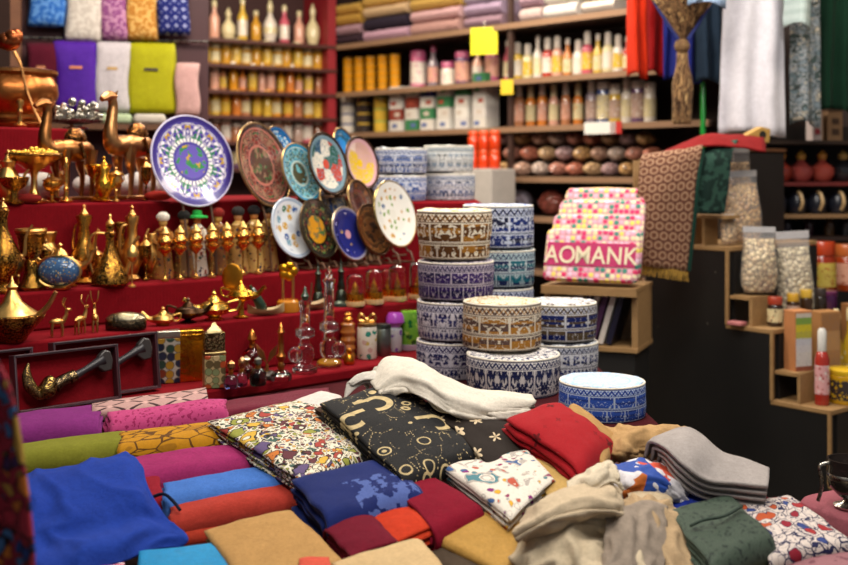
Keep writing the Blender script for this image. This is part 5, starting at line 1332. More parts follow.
row(Wl, ZL[5], 196, 328, 11, ['jar'], ['b03020', 'b87850', 'd07a30', '6a4a6a'], ['d8c89a', '503024'], [None, 'd8c89a'], [20, 22], 10, lw % 'lowest', 'jars on the lowest corner shelf')

# right wall, second shelf: columns of golden tins, then bottles
for ci, px in enumerate((348.5, 359.5, 371, 383, 395)):
    for j in range(5):
        p = Wr(px, 0, .1)
        put('can', Wr, px, ZR[1], 10.4, 7.2, 'd8901c', 'c89028', None, 'golden tin, %s from the bottom of the %s column by the red upright' % (ORD[j], ORD[ci]), 'golden tins in columns', .1, j * 7.2 * p.y / F)
row(Wr, ZR[1], 419, 492, 6, ['can', 'tall', 'jar'], ['d8a088', 'e0d4c4', 'c05a80', '6a4a6a', '8a7a80'], ['c05a80', 'e0d4c4', 'd07a30'], ['e0d4c4', 'd8a088'], [34, 38, 22, 30], 14, 'golden tins on the second shelf', 'bottles beside the golden tins')
row(Wr, ZR[1], 508, 628, 13, ['tall', 'spray', 'spray'], ['e0d4c4', 'd8c89a', 'd8b040', 'c85a6a', 'e0d4c4', 'd07a30', 'd8a088', 'b03020'], ['e0d4c4', 'd8c89a', 'e0d4c4'], ['d8c89a', 'e0d4c4', 'd8b040'], [38, 35, 33, 40, 37], 12, 'yellow sign on the second shelf', 'lotion bottles on the second shelf')
# third shelf: tins, white soap boxes, sprays
for ci, (px, c, cl, n, hh) in enumerate(((348, 'e0d4c4', '4a5a8a', 4, 10), (364, '3a302c', 'd8b040', 4, 10), (381, 'd8b040', 'a8b050', 3, 12))):
    for j in range(n):
        p = Wr(px, 0, .1)
        put('can', Wr, px, ZR[2], 14.5, hh, c, cl, None, '%s round tin, %s from the bottom of its column near the corner' % (('white and blue', 'black and yellow', 'yellow green')[ci], ORD[j]), 'round tins near the corner', .1, j * hh * p.y / F)
sp = None
bc = ['d8d0c4', 'd0c8bc', 'dcd4c8', 'd4ccc0', 'd8d0c4', '8a3a2c', 'd0c8c0', 'd8d0c8', '3a7a4c', 'cfc8c0', 'd6cec4', 'dcd6cc', 'd2cabe']
cells = [(402, 4), (418, 4), (433, 4), (450, 4), (468, 4), (486, 5)]
bi = 0
for ci, (px, n) in enumerate(cells):
    for j in range(n):
        p = Wr(px, ZR[2], .1); k = p.y / F; h = 11 * k
        c = bc[(bi * 5 + ci) % len(bc)] if not (ci == 2 and j == 3) else '2a2c7a'
        bi += 1
        t = thing('soap_box', '%s soap box, %s from the bottom of the %s column on the third shelf' % ({'2a2c7a': 'deep blue', '8a3a2c': 'brown', '3a7a4c': 'green', '6a2a3a': 'maroon'}.get(c, 'white'), ORD[j], ORD[ci]), 'box', (p.x, p.y, p.z + .0012 + j * (h + .0004)), AR + rnd.uniform(-.06, .06), 'soap boxes in columns')
        MB().box((17 * k, .10, h), (0, 0, h / 2)).build('carton', plain(c, .5), t, smooth=0, bevel=.001); bd = t.children[0]
        MB().box((7 * k, .001, h * .36), ((-3 + 3 * (bi % 3)) * k, -.0508, h * .5)).build('label', plain(('4a8a5a', 'b0503c', 'c8b8a8', '5a6a9a')[(bi * 3) % 4], .5), bd, smooth=0)
row(Wr, ZR[2], 519, 578, 6, ['spray'], ['d07a30', 'b87850', 'd8a088', 'd07a30'], ['e0d4c4', 'd8c89a'], ['d8a088', 'd8c89a'], [40, 38], 10.5, 'small yellow sign on the third shelf', 'white capped sprays on the third shelf')
row(Wr, ZR[2], 592, 650, 6, ['spray', 'can', 'jar'], ['e0d4c4', '6a4a6a', 'e0d4c4', '8a7a80', '4a5a8a', 'd8b040'], ['e0d4c4', '8a4a24', 'e0d4c4'], ['b89a8a', 'd8c89a'], [42, 38, 36], 12, 'orange sprays on the third shelf', 'big bottles on the third shelf')
# fourth and fifth shelves: lumpy bags of potpourri
def lump(px, z, wpx, hpx, c, label, off=.1, dz=0, group='net bags of dried goods', cat='bag', W=Wr):
    p = W(px, z, off); k = p.y / F; p.z += dz + .0012
    b = MB()
    b.ball((wpx / 2 * k, .06, hpx / 2 * k), (0, 0, hpx / 2 * k), 16)
    for v in b.v:
        s = 1 + .20 * fbm((v.x * 26 + px, v.y * 26, v.z * 26 + dz * 9), 1.); v.x *= s; v.y *= s; v.z = max(0, v.z * (.9 + .1 * s))
    g = _M.get(('net', c))
    if not g:
        g = G('net_' + c); d, cc, pp_ = g.vor(g.coord('Object'), 60.); r, gg, bb = g.red(cc)
        g = g.end(g.mix(d * .9, g.shade(c, r, .85, 1.3), '5a3424'), .2, 0., d, .7, .012, Coat_Weight=.6); _M[('net', c)] = g
    o = b.build('bag', g, None, loc=p, rot=(0, 0, AR))
    t = thing('dried_goods_bag', label, cat, p, AR, group); o.parent = t; o.location = (0, 0, 0); o.rotation_euler = (0, 0, 0); o.name = 'bag'
cl = ['d8ac70', 'e0bc8c', 'cc8c78', 'd8b098', 'c4a4a4', 'c87860', 'd8c4b4']
for j, (lay, off) in enumerate((('bottom', .07), ('middle', .09), ('top', .12))):
    for i in range(9):
        px = 506 + 17.5 * i + 7 * (j % 2)
        lump(px, ZR[3], 15.6 + .6 * ((i + j) % 3), 14.6, cl[(i * 3 + j * 2) % 7], 'lumpy bag of dried goods, %s along the %s layer of the fourth shelf' % (ORD[i], lay), off, j * 15.5 / F * Wr(px, 0).y)
for i, px in enumerate((520, 552, 580, 606, 634)):
    lump(px, ZR[4], 30, 26, ['b8b0c0', '9a4a40', 'd0b070', 'd8b068', 'd0a870'][i], '%s bag of sweets, %s along the fifth shelf' % (('grey', 'red', 'yellow', 'gold', 'tan')[i], ORD[i]), .1)
# folded cloths on the top shelf
fc = [['3a2830', 'a8848c', 'b88e40', 'c49a4a'], ['b890a0', '2c2430', 'c8a880', 'c49a50', '5a2440'], ['a88078', 'c09898', 'b8924c', 'caa460', 'b88e50'], ['8a6e78', '9a8498', 'a898a8', '5a4a5a'], ['b09a94', '9a7c88', 'a88a80'], ['c8c0b8', 'd0c8c0', 'a88a80'], ['c8bcb0', 'b8a890', 'd0c4b8']]
for ci, (x0, x1) in enumerate(((349, 378), (381, 425), (428, 478), (482, 519), (538, 560), (562, 596), (600, 634))):
    z = ZR[0] + .0012
    for j, c in enumerate(fc[ci]):
        p = Wr((x0 + x1) / 2, z, .15); a = Wr(x0, 0, .15); b = Wr(x1, 0, .15)
        w = (b - a).length * .96; h = .058 * (1.0 + .15 * rnd.random()) * (1 if ci else .9)
        mb = MB(); n = 12
        prof = [(-.13, .15 * h), (-.14, .5 * h), (-.13, .85 * h), (-.11, h), (.11, h), (.13, .6 * h), (.12, .0), (-.11, 0)]
        vs, fs = [], []
        for i in range(n + 1):
            u = i / n
            for y, zz in prof: vs.append(((u - .5) * w, y, zz * (1 - .12 * (zz > .5 * h) * abs(fbm((u * 4 + j, ci, y * 5), 1.2)))))
        m = len(prof)
        for i in range(n):
            for q in range(m): fs.append((i * m + q, (i + 1) * m + q, (i + 1) * m + (q + 1) % m, i * m + (q + 1) % m))
        fs += [tuple(range(m)), tuple(reversed(range(n * m, n * m + m)))]
        o = mb.add(vs, fs, [(v[0], v[2]) for v in vs]).build('folded_cloth', fabric(c, weave=300), None, smooth=50, loc=(p.x, p.y, z), rot=(0, 0, AR + rnd.uniform(-.03, .03)))
        tag(o, 'folded cloth, %s from the bottom of the %s stack on the highest wall shelf' % (ORD[j], ORD[ci]), 'cloth', 'folded cloths on the highest shelf')
        z += h + .0015
# signs hung on the shelf edges
def sign(label, px, py, w, h, c, W, off=-.03, rz=0., c2=None):
    p = W(px, 0, off); k = p.y / F; p.z = EYE - (py - HY) * k
    t = thing('price_sign', label, 'sign', p, AR * .45 + rz)
    MB().box((w * k, .002, h * k), (0, 0, 0)).build('card', plain(c, .5, 0., .03), t, smooth=0)
    MB().tube([(0, .002, h / 2 * k), (0, .012, h / 2 * k + .03)], .0012, 5).build('hook', SILVER, t)
    if c2: MB().box((w * .34 * k, .0024, h * 1.02 * k), (w * .5 * k, 0.0002, 0)).build('red_end', plain(c2, .5), t.children[0], smooth=0)
sign('bright yellow square price card hanging below the folded cloths', 484, 41, 28, 27, 'd8d010', Wr)
sign('small yellow price card on the third shelf', 507, 87, 13, 15, 'd0b020', Wr)
sign('white price strip with a red end over the dried goods bags', 600, 128, 38, 12, 'd8d4cc', Wr, -.04, AR * .5, 'b02a24')
# orange red bottles on a little grey box between the shelves and the caps
p0 = Wr(484, 1.34, -.16)
t = thing('grey_carton', 'pale grey carton behind the rear caps, holding orange bottles', 'box', (p0.x, p0.y, 0), AR)
MB().box((.24, .16, 1.455), (0, 0, .7275)).build('body', plain('b0a8a0', .6), t, smooth=0, bevel=.004)
for i in range(6):
    q = i % 3; lv = i // 3
    t = bottle('jar', .055, .085, 'c83a14', 'd84a1c', None)[0]
    p = Vector((p0.x, p0.y, 1.4562)) + dR * (.066 * (q - 1)) + Vector((0, 0, lv * .086))
    lab = 'orange red bottle, %s of the %s layer on the grey carton' % (ORD[q], ('lower', 'upper')[lv])
    if t['used']: t = dup(t, p, 0., lab)
    else: t['used'] = 1; t.location = p; t['label'] = lab
    t['category'] = 'bottle'; t['group'] = 'orange bottles on the grey carton'

# ------------------------------------------------------------------ scarf panel at the left
PY = 3.95; PA = R(12)
pe = Vector((math.cos(PA), math.sin(PA), 0)); pn = Vector((math.sin(PA), -math.cos(PA), 0))
pc = Vector((-1.11, PY, 0))
t = thing('scarf_display', 'dark wine red panel with two rows of packed scarves', 'display panel', pc, PA)
MB().box((.66, .03, 2.5), (0, .02, 1.25)).build('panel', plain('380c14', .6), t, smooth=0)
MB().box((.035, .04, 2.5), (-.335, 0, 1.25)).build('post', wood('8a5a3c', '5a3624'), t, smooth=0)
MB().box((.70, .16, .02), (0, -.07, 1.60)).build('ledge', DWOOD, t, smooth=0)
for z in (1.645, 1.955): MB().tube([(-.33, -.02, z + .27), (.33, -.02, z + .27)], .005, 6).build('rail', SILVER, t)
def Pp(px, py, off=.0):
    c = (px - CX) / F; b = pc + pn * off
    s = (c * b.y - b.x) / (pe.x - c * pe.y); p = b + pe * s
    p.z = EYE - (py - HY) / F * p.y; return p
def packed(label, x0, x1, y0, y1, mt, lab=None, slant=0):
    a = Pp(x0, y1, .03); b = Pp(x1, y1, .03); k = a.y / F
    w = (b - a).length; h = (y1 - y0) * k
    t = thing('packed_scarf', label, 'scarf', (a + b) / 2, PA, 'scarves on the wine red panel')
    n = 12; vs, fs, uv = [], [], []
    for i in range(n + 1):
        for j in range(n + 1):
            u, v = i / n, j / n
            e = (max(0, 4 * u * (1 - u)) * max(0, 4 * v * (1 - v))) ** .3
            x = (u - .5) * w + slant * w * (1 - v) + .004 * math.sin(v * 7 + x0)
            vs.append((x, -.012 - .022 * e - .004 * fbm((u * 3 + x0, v * 4, 0), 1.5), v * h)); uv.append((u * w, v * h))
    for i in range(n):
        for j in range(n): fs.append((i * (n + 1) + j, (i + 1) * (n + 1) + j, (i + 1) * (n + 1) + j + 1, i * (n + 1) + j + 1))
    MB().add(vs, fs, uv).build('cloth', mt, t, smooth=180, solid=.012)
    if lab: MB().box((w * .3, .002, .010), (slant * w * .4, -.043, h * .62)).build('paper_band', plain(lab, .5), t.children[0], smooth=0)
packed('light blue patterned scarf at the start of the upper panel row', 30, 65, -28, 27, damask('2c64b4', '5a8ccc', 60.))
packed('cream white lacy scarf in the upper panel row', 67, 102, -28, 42, damask('c4bab0', 'd4ccc2', 60.))
packed('mauve sequinned scarf in the upper panel row', 102, 127, -28, 40, damask('8a4c80', 'b884a4', 70.))
packed('orange gold patterned scarf in the upper panel row', 128, 157, -28, 40, damask('b87c34', 'd4a860', 70.))
packed('navy scarf with white dots at the end of the upper panel row', 158, 188, -28, 35, flowers_on('1c2468', 'a0a4c8', 34., 4, .1))
packed('dark maroon packed scarf in the lower panel row', 28, 57, 44, 108, fabric('4a1020', '581628'), 'b87850')
packed('bright purple satin scarf in the lower panel row', 55, 97, 42, 111, fabric('3c1484', '5a2aa0', var=.2, rough=.4), 'c87858', .06)
packed('white satin scarf in the lower panel row', 96, 130, 43, 112, fabric('b8b0b4', 'c8c0c4', rough=.5), 'b8945c')
packed('acid yellow green scarf in the lower panel row', 128, 174, 44, 113, fabric('98940c', 'aca818', rough=.5), '3a3018', .02)
packed('pale pink lace scarf hanging at the end of the lower panel row', 176, 198, 64, 116, fabric('b88e8a', 'c8a29c'))
for i, (x, c, l) in enumerate(((116, 'a8b894', 'pale green folded cloth on the panel ledge'), (150, 'b8b0a4', 'off white folded cloth on the panel ledge'))):
    p = Pp(x, 130, .09); p.z = 1.6112
    b = MB().box((.11, .10, .035), (0, 0, .0175)); o = b.build('folded_cloth', fabric(c), None, loc=p, rot=(0, 0, PA), bevel=.012); tag(o, l, 'cloth')
# ------------------------------------------------------------------ stepped counter at the right
e1 = Vector((.64, -.768, 0)); e2 = Vector((.768, .64, 0)); OC = Vector((.723, 3.60, 0))
CAng = math.atan2(e1.y, e1.x)
def cz(px, t, z):
    b = OC + e1 * t; c = (px - CX) / F
    w = (c * b.y - b.x) / (e2.x - c * e2.y); p = b + e2 * w; p.z = z + .0012; return p
g = G('black_panel'); n1 = g.noise(g.coord('Object'), 5, 4, .6); dv = g.vor(g.coord('Object'), 17.)[0]
blk = g.end(g.mix(dv < .035, g.mix(n1, '0d0d0d', '1d1b1a'), '8a8274'), .45, 0., n1, .1)
TAN = wood('aa8658', '80603a', 22)
u = thing('stepped_counter', 'black sided stepped counter with tan wooden edges, goods on its steps', 'counter', OC, CAng)
prof = [(0, 1.215), (.316, .98), (.471, .773), (.655, .565), (.84, .565)]
W = .50
steps = [(0, .316, 1.215), (.316, .471, .98), (.471, .655, .773), (.655, .86, .565)]
out = [(0, .0), (.86, .0), (.86, .553), (.655, .553), (.655, .761), (.471, .761), (.471, .968), (.316, .968), (.316, 1.203), (0, 1.203)]
MB().prism(out, .02, Matrix.Translation((0, .012, 0))).build('side_panel', blk, u, smooth=0)
for a, b, z in steps:
    MB().box((b - a + .012, W, .014), ((a + b) / 2, W / 2, z - .007)).build('tread', TAN, u, smooth=0, bevel=.002)
for i, (a, b, z) in enumerate(steps):
    zl = steps[i + 1][2] if i < 3 else .0
    MB().box((.012, W - .03, z - .016 - zl), (b, W / 2 + .015, (z - .016 + zl) / 2)).build('riser', plain('15100d', .6), u, smooth=0)
    MB().box((.009, .009, z - zl), (b, .0, (z + zl) / 2)).build('edge_strip', TAN, u, smooth=0)
# open cubbies on each step
for a, b, z in ((.322, .395, .98), (.477, .555, .773)):
    MB().box((b - a, .09, .010), ((a + b) / 2, .05, z + .083)).build('cubby_shelf', TAN, u, smooth=0)
    MB().box((.010, .09, .088), (b, .05, z + .044)).build('cubby_post', TAN, u, smooth=0)
MB().box((.15, .07, .010), (.235, .04, 1.305)).build('cubby_shelf', TAN, u, smooth=0)
MB().box((.010, .07, .09), (.225, .04, 1.26)).build('cubby_post', TAN, u, smooth=0)
MB().box((.010, .07, .09), (.165, .04, 1.26)).build('cubby_post', TAN, u, smooth=0)
MB().box((.95, .02, .018), (.47, -.012, .455)).build('skirting', plain('a89a88', .5), u, smooth=0)
for z in (.46, .24): MB().box((.02, W, .02), (.865, W / 2, z)).build('front_shelf', wood('a8683a', '7a4624'), u, smooth=0)
tag(MB().box((.05, .035, .012), (0, 0, .006)).build('pink_soap', plain('b06a6a', .5), None, loc=cz(737, .356, .98), rot=(0, 0, CAng), bevel=.003), 'flat pink soap bar inside the small cubby of the black counter', 'soap')

# clear bags of resin and snacks
def snack(label, px, t, z, wpx, hpx, c, c2, rz=0, dark='5a4424'):
    p = cz(px, t, z); k = p.y / F; w, h = wpx * k, hpx * k
    T_ = thing('snack_bag', label, 'bag', p, CAng + PI / 2 + rz, 'clear bags of dried snacks')
    T_.rotation_euler = (R(-3), R(2 if len(label) % 2 else -2), rz); T_.location.z += .004
    vs, fs, uv = [], [], []
    n, m = 16, 22
    for j in range(m + 1):
        v = j / m
        dp = (.30 * w) * (math.sin(PI * min(1, (v * .9 + .12))) ** .6 if v < .86 else .10) * (1 - .75 * max(0, v - .6) / .4)
        if v >= .86: dp = .012 * w + .05 * w * (1 - v) / .14
        ww = w * (.97 + .05 * math.sin(v * 7)) * (1 if v > .05 else .9)
        for i in range(n):
            a = 2 * PI * i / n
            cx_, sy_ = math.cos(a), math.sin(a)
            x = ww / 2 * math.copysign(abs(cx_) ** .6, cx_); y = dp * math.copysign(abs(sy_) ** .8, sy_)
            q = 1 + .09 * fbm((x * 40 + px, y * 40, v * h * 40), 1., 2)
            vs.append((x * (.98 + .02 * q), y * q, v * h)); uv.append((i / n, v))
    for j in range(m):
        for i in range(n): fs.append((j * n + i, j * n + (i + 1) % n, (j + 1) * n + (i + 1) % n, (j + 1) * n + i))
    f = MB(); lim = int(m * .86)
    inner = [(x * .95, y * .93, z_ * .985 + .002) for x, y, z_ in vs[: (lim + 1) * n]]
    ff = [q for q in fs if max(q) < (lim + 1) * n] + [tuple(reversed(range(n))), tuple(range(lim * n, (lim + 1) * n))]
    g = G('snack_' + c); d, cc, pp_ = g.vor(g.warp(g.coord('Object'), 40, .01), 62.); r, gg, bb = g.red(cc); ed = g.vor(g.warp(g.coord('Object'), 40, .01), 62., 1., 'DISTANCE_TO_EDGE')
    mt = g.end(g.mix(ed < .05, g.mix(r, c, c2), dark), .4, 0., d * -1., 1., .01)
    f.add(inner, ff, uv[: (lim + 1) * n]).build('contents', mt, T_, smooth=180)
    pl = _M.get('film')
    if not pl:
        g = G('clear_film'); nz = g.noise(g.coord('Object'), 60, 2)
        pl = g.end('e6e6ea', .12, 0., nz, .4, .003, Transmission_Weight=.0, Alpha=.16, Specular_IOR_Level=.9); _M['film'] = pl
    MB().add(vs, fs + [tuple(reversed(range(n)))], uv).build('film', pl, T_, smooth=180)
    hs = h
    MB().box((w * .96, .004, h * .09), (0, 0, h * .955)).build('seal', plain('b8b4b4', .2), T_, smooth=0, bevel=.001)
    return T_
snack('clear snack bag standing tallest beside the dark green shawl', 743, .272, 1.215, 42, 72, 'd8b070', 'a87838', .3)
snack('clear bag of pale resin on the middle step nearest the counter edge', 759, .372, 1.069, 38, 66, 'c8a878', 'e2cc9c', .25)
snack('clear bag of white resin leaning on the step beside the jars', 797, .388, .98, 38, 86, 'c8b48c', 'e4d6b0', .2)
snack('small crumpled snack bag in the shadow behind the pale resin', 729, .285, 1.215, 18, 30, 'd0a870', 'deba84', .5)
snack('empty topped clear bag standing at the back of the counter', 741, .205, 1.215, 32, 96, 'd4b080', 'c09860', .3)
# jars, boxes and bottles on the steps
def cput(kind, px, t, z, wpx, hpx, cb, cl, clab, label, cat='jar'):
    p = cz(px, t, z); k = p.y / F
    b, s = bottle(kind, wpx * k, hpx * k, cb, cl, clab)
    if b['used']: b = dup(b, p, rnd.uniform(0, 6), label); b.scale = (s, s, s)
    else: b['used'] = 1; b.location = p; b['label'] = label
    b['category'] = cat; b['group'] = 'jars and bottles on the stepped counter'
cput('jar', 775, .435, .98, 17, 29, '2c1a12', 'a03a24', 'd8c89a', 'dark jar with a red lid on the middle step')
cput('jar', 793, .44, .98, 14, 30, '3a2412', 'c89a30', 'b89a8a', 'dark jar with a gold lid beside the red lidded one')
cput('jar', 806, .43, .98, 14, 31, '3a2412', 'd8b040', None, 'second gold lidded jar behind the tall box')
cput('jar', 820, .43, .98, 14, 30, '2a2018', '3a302c', None, 'black lidded jar behind the tall box')
cput('jar', 822, .25, 1.02, 30, 52, '8a2a10', 'b03a14', 'c8b050', 'big amber red glass jar with a green and yellow label')
cput('jar', 846, .25, 1.02, 26, 46, '9a3a14', 'b8602c', 'd8a088', 'big amber glass jar at the edge of the step')
cput('can', 824, .34, .98, 26, 20, '4a1c4a', '6a2a5a', None, 'low purple tub under the amber jars', 'tub')
cput('spray', 822, .60, .773, 17, 76, 'a02c20', 'd8d4cc', 'd8a0a0', 'red sauce bottle with a white pointed cap on the lower step', 'bottle')
cput('tall', 836, .54, .773, 19, 84, 'b08a20', 'd8c89a', 'c8a030', 'yellow oil bottle with a cream cap behind the red bottle', 'bottle')
cput('tall', 850, .54, .773, 19, 82, 'b89428', 'd8c89a', 'c8a030', 'second yellow oil bottle at the edge behind the yellow tin', 'bottle')
cput('can', 846, .63, .773, 34, 34, 'c89a14', 'd8b020', '3a302c', 'round yellow tin with a black band on the lower step', 'tin')
def carton(label, px, t, z, w, h, c, cols, rz=0):
    p = cz(px, t, z); k = p.y / F
    o = thing('product_box', label, 'box', p, rz, 'cardboard boxes on the stepped counter')
    MB().box((w * k, .05, h * k), (0, 0, h / 2 * k)).build('carton', plain(c, .5), o, smooth=0, bevel=.0015)
    g = G('boxprint'); x, y, z_ = g.xyz('Object'); hh = z_ * (1 / (h * k))
    a = g.pal(hh, cols); m = g.noise(g.vec(x * 3., 0., z_ * 8.), 60, 1) > .6
    MB().box((w * .88 * k, .001, h * .92 * k), (0, -.0258, h * .5 * k)).build('front_label', g.end(g.mix(m * .5, a, '6a6a70'), .5), o.children[0], smooth=0)
carton('tall white carton with a yellow and green label on the lower step', 798, .515, .853, 21, 62, 'b87a4c', ('8a4a34', 'c8c4c0', 'ccc8c4', 'c8c6c8', 'c0c0c8', 'b0a83c', 'c8b820', '7a9a3c', 'c8bcae'), .35)
carton('brown open carton behind the tall white one', 825, .53, .8504, 24, 58, 'a87848', ('a87848', 'b08454', '9a6c40'), .35)
carton('second brown carton at the edge of the middle step', 856, .535, .773, 24, 84, '8a5c34', ('8a5c34', '96683c'), .35)
for i, (px, t, w_) in enumerate(((798, .515, .1),)):
    pass
u = MB().box((.07, .15, .076), (.0, 0, .038)).build('step_crate', plain('3a2416', .6), None, smooth=0, loc=cz(826, .53, .773), rot=(0, 0, CAng)); tag(u, 'dark low crate on the lower step under the cartons', 'crate')

# chest behind with the shawls hung over it
ch = thing('wooden_chest', 'dark wooden chest standing on the counter with shawls hung over it', 'chest', cz(727, .075, 1.215), CAng)
MB().box((.24, .30, .295), (-.05, .09, .148)).build('body', plain('1a1411', .6), ch, smooth=0, bevel=.003)
MB().box((.25, .31, .012), (-.05, .09, .302)).build('lid', DWOOD, ch, smooth=0, bevel=.002)
# brown monogram shawl on a wooden scarf post
post = thing('scarf_stand', 'wooden stand at the counter corner holding the brown monogram shawl', 'stand', (.681, 3.43, 0))
MB().box((.024, .024, 1.48), (-.012, .02, .74)).build('post', TAN, post, smooth=0)
MB().box((.20, .025, .025), (.095, .02, 1.472)).build('arm', TAN, post, smooth=0)
MB().box((.08, .08, .02), (-.012, .02, .01)).build('base', TAN, post, smooth=0)
def hang(name, label, cat, rows, mat, thick=.004, wob=.003, ridge=None, group=None, fringe=None, parent=None):
    """hanging cloth: rows of (px, py, Y) from top to bottom"""
    ctrl = [[tuple(ray(x, y, Y)) for x, y, Y in r] for r in rows]
    return patch(name, label, cat, ctrl, mat, thick, 8, wob, 11, seed=len(label or 'abcdef'), pix=False, group=group)
o = hang('monogram_shawl', None, None, [
    [(650, 154, 3.42), (668, 152, 3.42), (690, 148, 3.42), (704, 146, 3.42)],
    [(641, 158, 3.36), (662, 155, 3.355), (686, 151, 3.35), (702, 148, 3.35)],
    [(638, 185, 3.335), (658, 184, 3.32), (678, 182, 3.325), (697, 180, 3.335)],
    [(636, 222, 3.335), (655, 223, 3.31), (675, 224, 3.325), (693, 224, 3.335)],
    [(635, 264, 3.335), (652, 267, 3.31), (672, 270, 3.32), (688, 272, 3.335)]], ringed('6e4834', '9c7c64', '54342a', 34.), .004, .002)
sh = thing('monogram_shawl', 'brown ringed monogram shawl with a gold fringe hanging at the counter corner', 'shawl', o.location.copy()); o.parent = sh; o.location = (0, 0, 0); o.name = 'cloth'
b = MB()
for i in range(60):
    uu = i / 59; p = ray(635 + 53 * uu, 263.5 + 8 * uu, 3.335 - .018 * math.sin(PI * uu)) - sh.location
    b.tube([p, p + Vector((rnd.uniform(-.003, .003), -.002, -.016)), p + Vector((rnd.uniform(-.005, .005), 0, -.032))], [.0018, .0016, .001], 5)
b.build('fringe', fabric('a8843c'), sh)
b = MB().tube([ray(703, 150, 3.35) - sh.location, ray(698, 182, 3.33) - sh.location, ray(694, 226, 3.33) - sh.location, ray(689, 271, 3.33) - sh.location], .006, 8, None, 4)
b.build('green_border', fabric('16332a'), sh)
hang('green_shawl', 'dark green woven shawl hanging beside the monogram shawl', 'shawl', [
    [(700, 150, 3.42), (712, 146, 3.42), (726, 142, 3.42), (738, 140, 3.42)],
    [(698, 160, 3.38), (710, 158, 3.365), (722, 156, 3.375), (732, 155, 3.38)],
    [(696, 188, 3.37), (708, 188, 3.355), (718, 187, 3.365), (728, 186, 3.375)],
    [(693, 213, 3.37), (706, 214, 3.355), (716, 214, 3.365), (724, 213, 3.375)]], damask('0f2620', '27453a', 40.), .005)
patch('red_cloth', 'bright red cloth thrown over the chest on the counter', 'cloth', [
    [tuple(ray(648, 158, 3.46)), tuple(ray(680, 146, 3.50)), tuple(ray(710, 136, 3.56)), tuple(ray(762, 137, 3.6))],
    [tuple(ray(652, 159, 3.40)), tuple(ray(684, 144, 3.43)), tuple(ray(714, 135, 3.45)), tuple(ray(764, 139, 3.5))],
    [tuple(ray(656, 160, 3.36)), tuple(ray(690, 148, 3.36)), tuple(ray(722, 146, 3.38)), tuple(ray(766, 152, 3.42))]],
    fabric('6c1214', '801a1a'), .006, 8, .004, 14, pix=False)
p = ray(754, 140, 3.52); p.z = 1.5365
t = thing('wooden_toy', 'yellow wooden block toy with a round hole on the red cloth', 'toy', p, .4)
mb = MB(); ring = []
n = 16
outl = [(-.05, 0), (.05, 0), (.055, .045), (.02, .052), (-.05, .022)]
mb.prism(outl, .03); mb.build('block', wood('b8924c', '9a7434', 30), t, smooth=30, bevel=.003)
MB().lathe([(.013, 0), (.013, .032)], 14, Matrix.Translation((.022, -.0165, .026)) @ Matrix.Rotation(R(-90), 4, 'X')).build('hole', plain('1a120a', .8), t)

# ------------------------------------------------------------------ garments on a rail
rl = thing('garment_rail', 'metal rail hung above the counter carrying dresses and scarves', 'rail', (1.1, 3.92, 0))
MB().tube([(-.45, .08, 2.36), (.75, -.02, 2.36)], .012, 10).build('bar', SILVER, rl)
for x in (-.3, .72): MB().tube([(x, .08 - (x > 0) * .1, 3.15), (x, .08 - (x > 0) * .1, 2.36)], .012, 10).build('post', SILVER, rl)
def garment(name, label, x0, x1, y1, Y, mat, folds=3., w0=.8, y0=-80, amp=.02, cat='garment', slant=0):
    k = Y / F; top = EYE - (y0 - HY) * k; bot = EYE - (y1 - HY) * k
    vs, fs, uv = [], [], []; n, m = 40, 24
    cx_ = ((x0 + x1) / 2 - CX) * k; w = (x1 - x0) * k; H = top - bot
    for j in range(m + 1):
        v = j / m
        wd = w * (w0 + (1 - w0) * v ** .8)
        for i in range(n + 1):
            u_ = i / n
            x = cx_ + (u_ - .5) * wd + slant * k * v
            y = Y + amp * (.35 + .65 * v) * math.sin(u_ * folds * 2 * PI + 1.3 * math.sin(v * 2.4 + x0) + x0) + .006 * fbm((u_ * 4 + x0, v * 6, 1), 1.) + amp * 1.5 * abs(u_ - .5) ** 2 * 4
            z = top - H * v + .012 * (v == 1) * math.sin(u_ * 5)
            vs.append((x, y, z)); uv.append((u_ * w, v * H))
    for j in range(m):
        for i in range(n): fs.append((j * (n + 1) + i, j * (n + 1) + i + 1, (j + 1) * (n + 1) + i + 1, (j + 1) * (n + 1) + i))
    base = Vector((cx_, Y, bot)); vs = [Vector(v) - base for v in vs]
    t = thing(name, label, cat, base)
    MB().add(vs, fs, uv).build('cloth', mat, t, smooth=180, solid=.004)
    MB().tube([(0, .0, H - .005), (0, .01, H + .05), (.02, .01, H + .07), (.02, .02, H + .1)], .003, 6).build('hanger_hook', SILVER, t)
    return t
garment('hanging_scarf', 'bright orange red scarf hanging at the start of the rail', 629, 648, 76, 4.12, fabric('b8240c', 'c83414'), 1.6, .9, cat='scarf')
garment('hanging_scarf', 'deep red scarf hanging next to the orange one', 644, 668, 74, 4.17, fabric('8c0c10', '9c1616'), 1.4, .9, cat='scarf')
garment('hanging_dress', 'royal blue dress partly hidden by the knotted scarf', 664, 702, 80, 4.06, fabric('1c2470', '2a3488'), 3., .9, cat='dress')
garment('hanging_dress', 'dark slate teal dress beside the white dress', 698, 726, 82, 4.02, fabric('1e2c3c', '2a3a4c'), 2., .95, cat='dress')
garment('hanging_dress', 'long white cotton dress on the rail over the counter', 722, 790, 134, 3.80, fabric('d4d0d8', 'dedce2', big=3), 2.2, .80, amp=.016, cat='dress', slant=-1)
garment('hanging_scarf', 'pale blue scarf end showing at the top between dresses', 690, 728, 4, 3.58, fabric('8aa0c0', '9ab0cc'), 1., .95, cat='scarf')
garment('hanging_scarf', 'grey and white patterned scarf beside the white dress', 794, 822, 124, 3.84, paisley('8a9094', ('5a6a70', '3c4a48', 'a8a090', '707c84'), '2c3230', 34., seed=12.), 1.5, .9, cat='scarf')
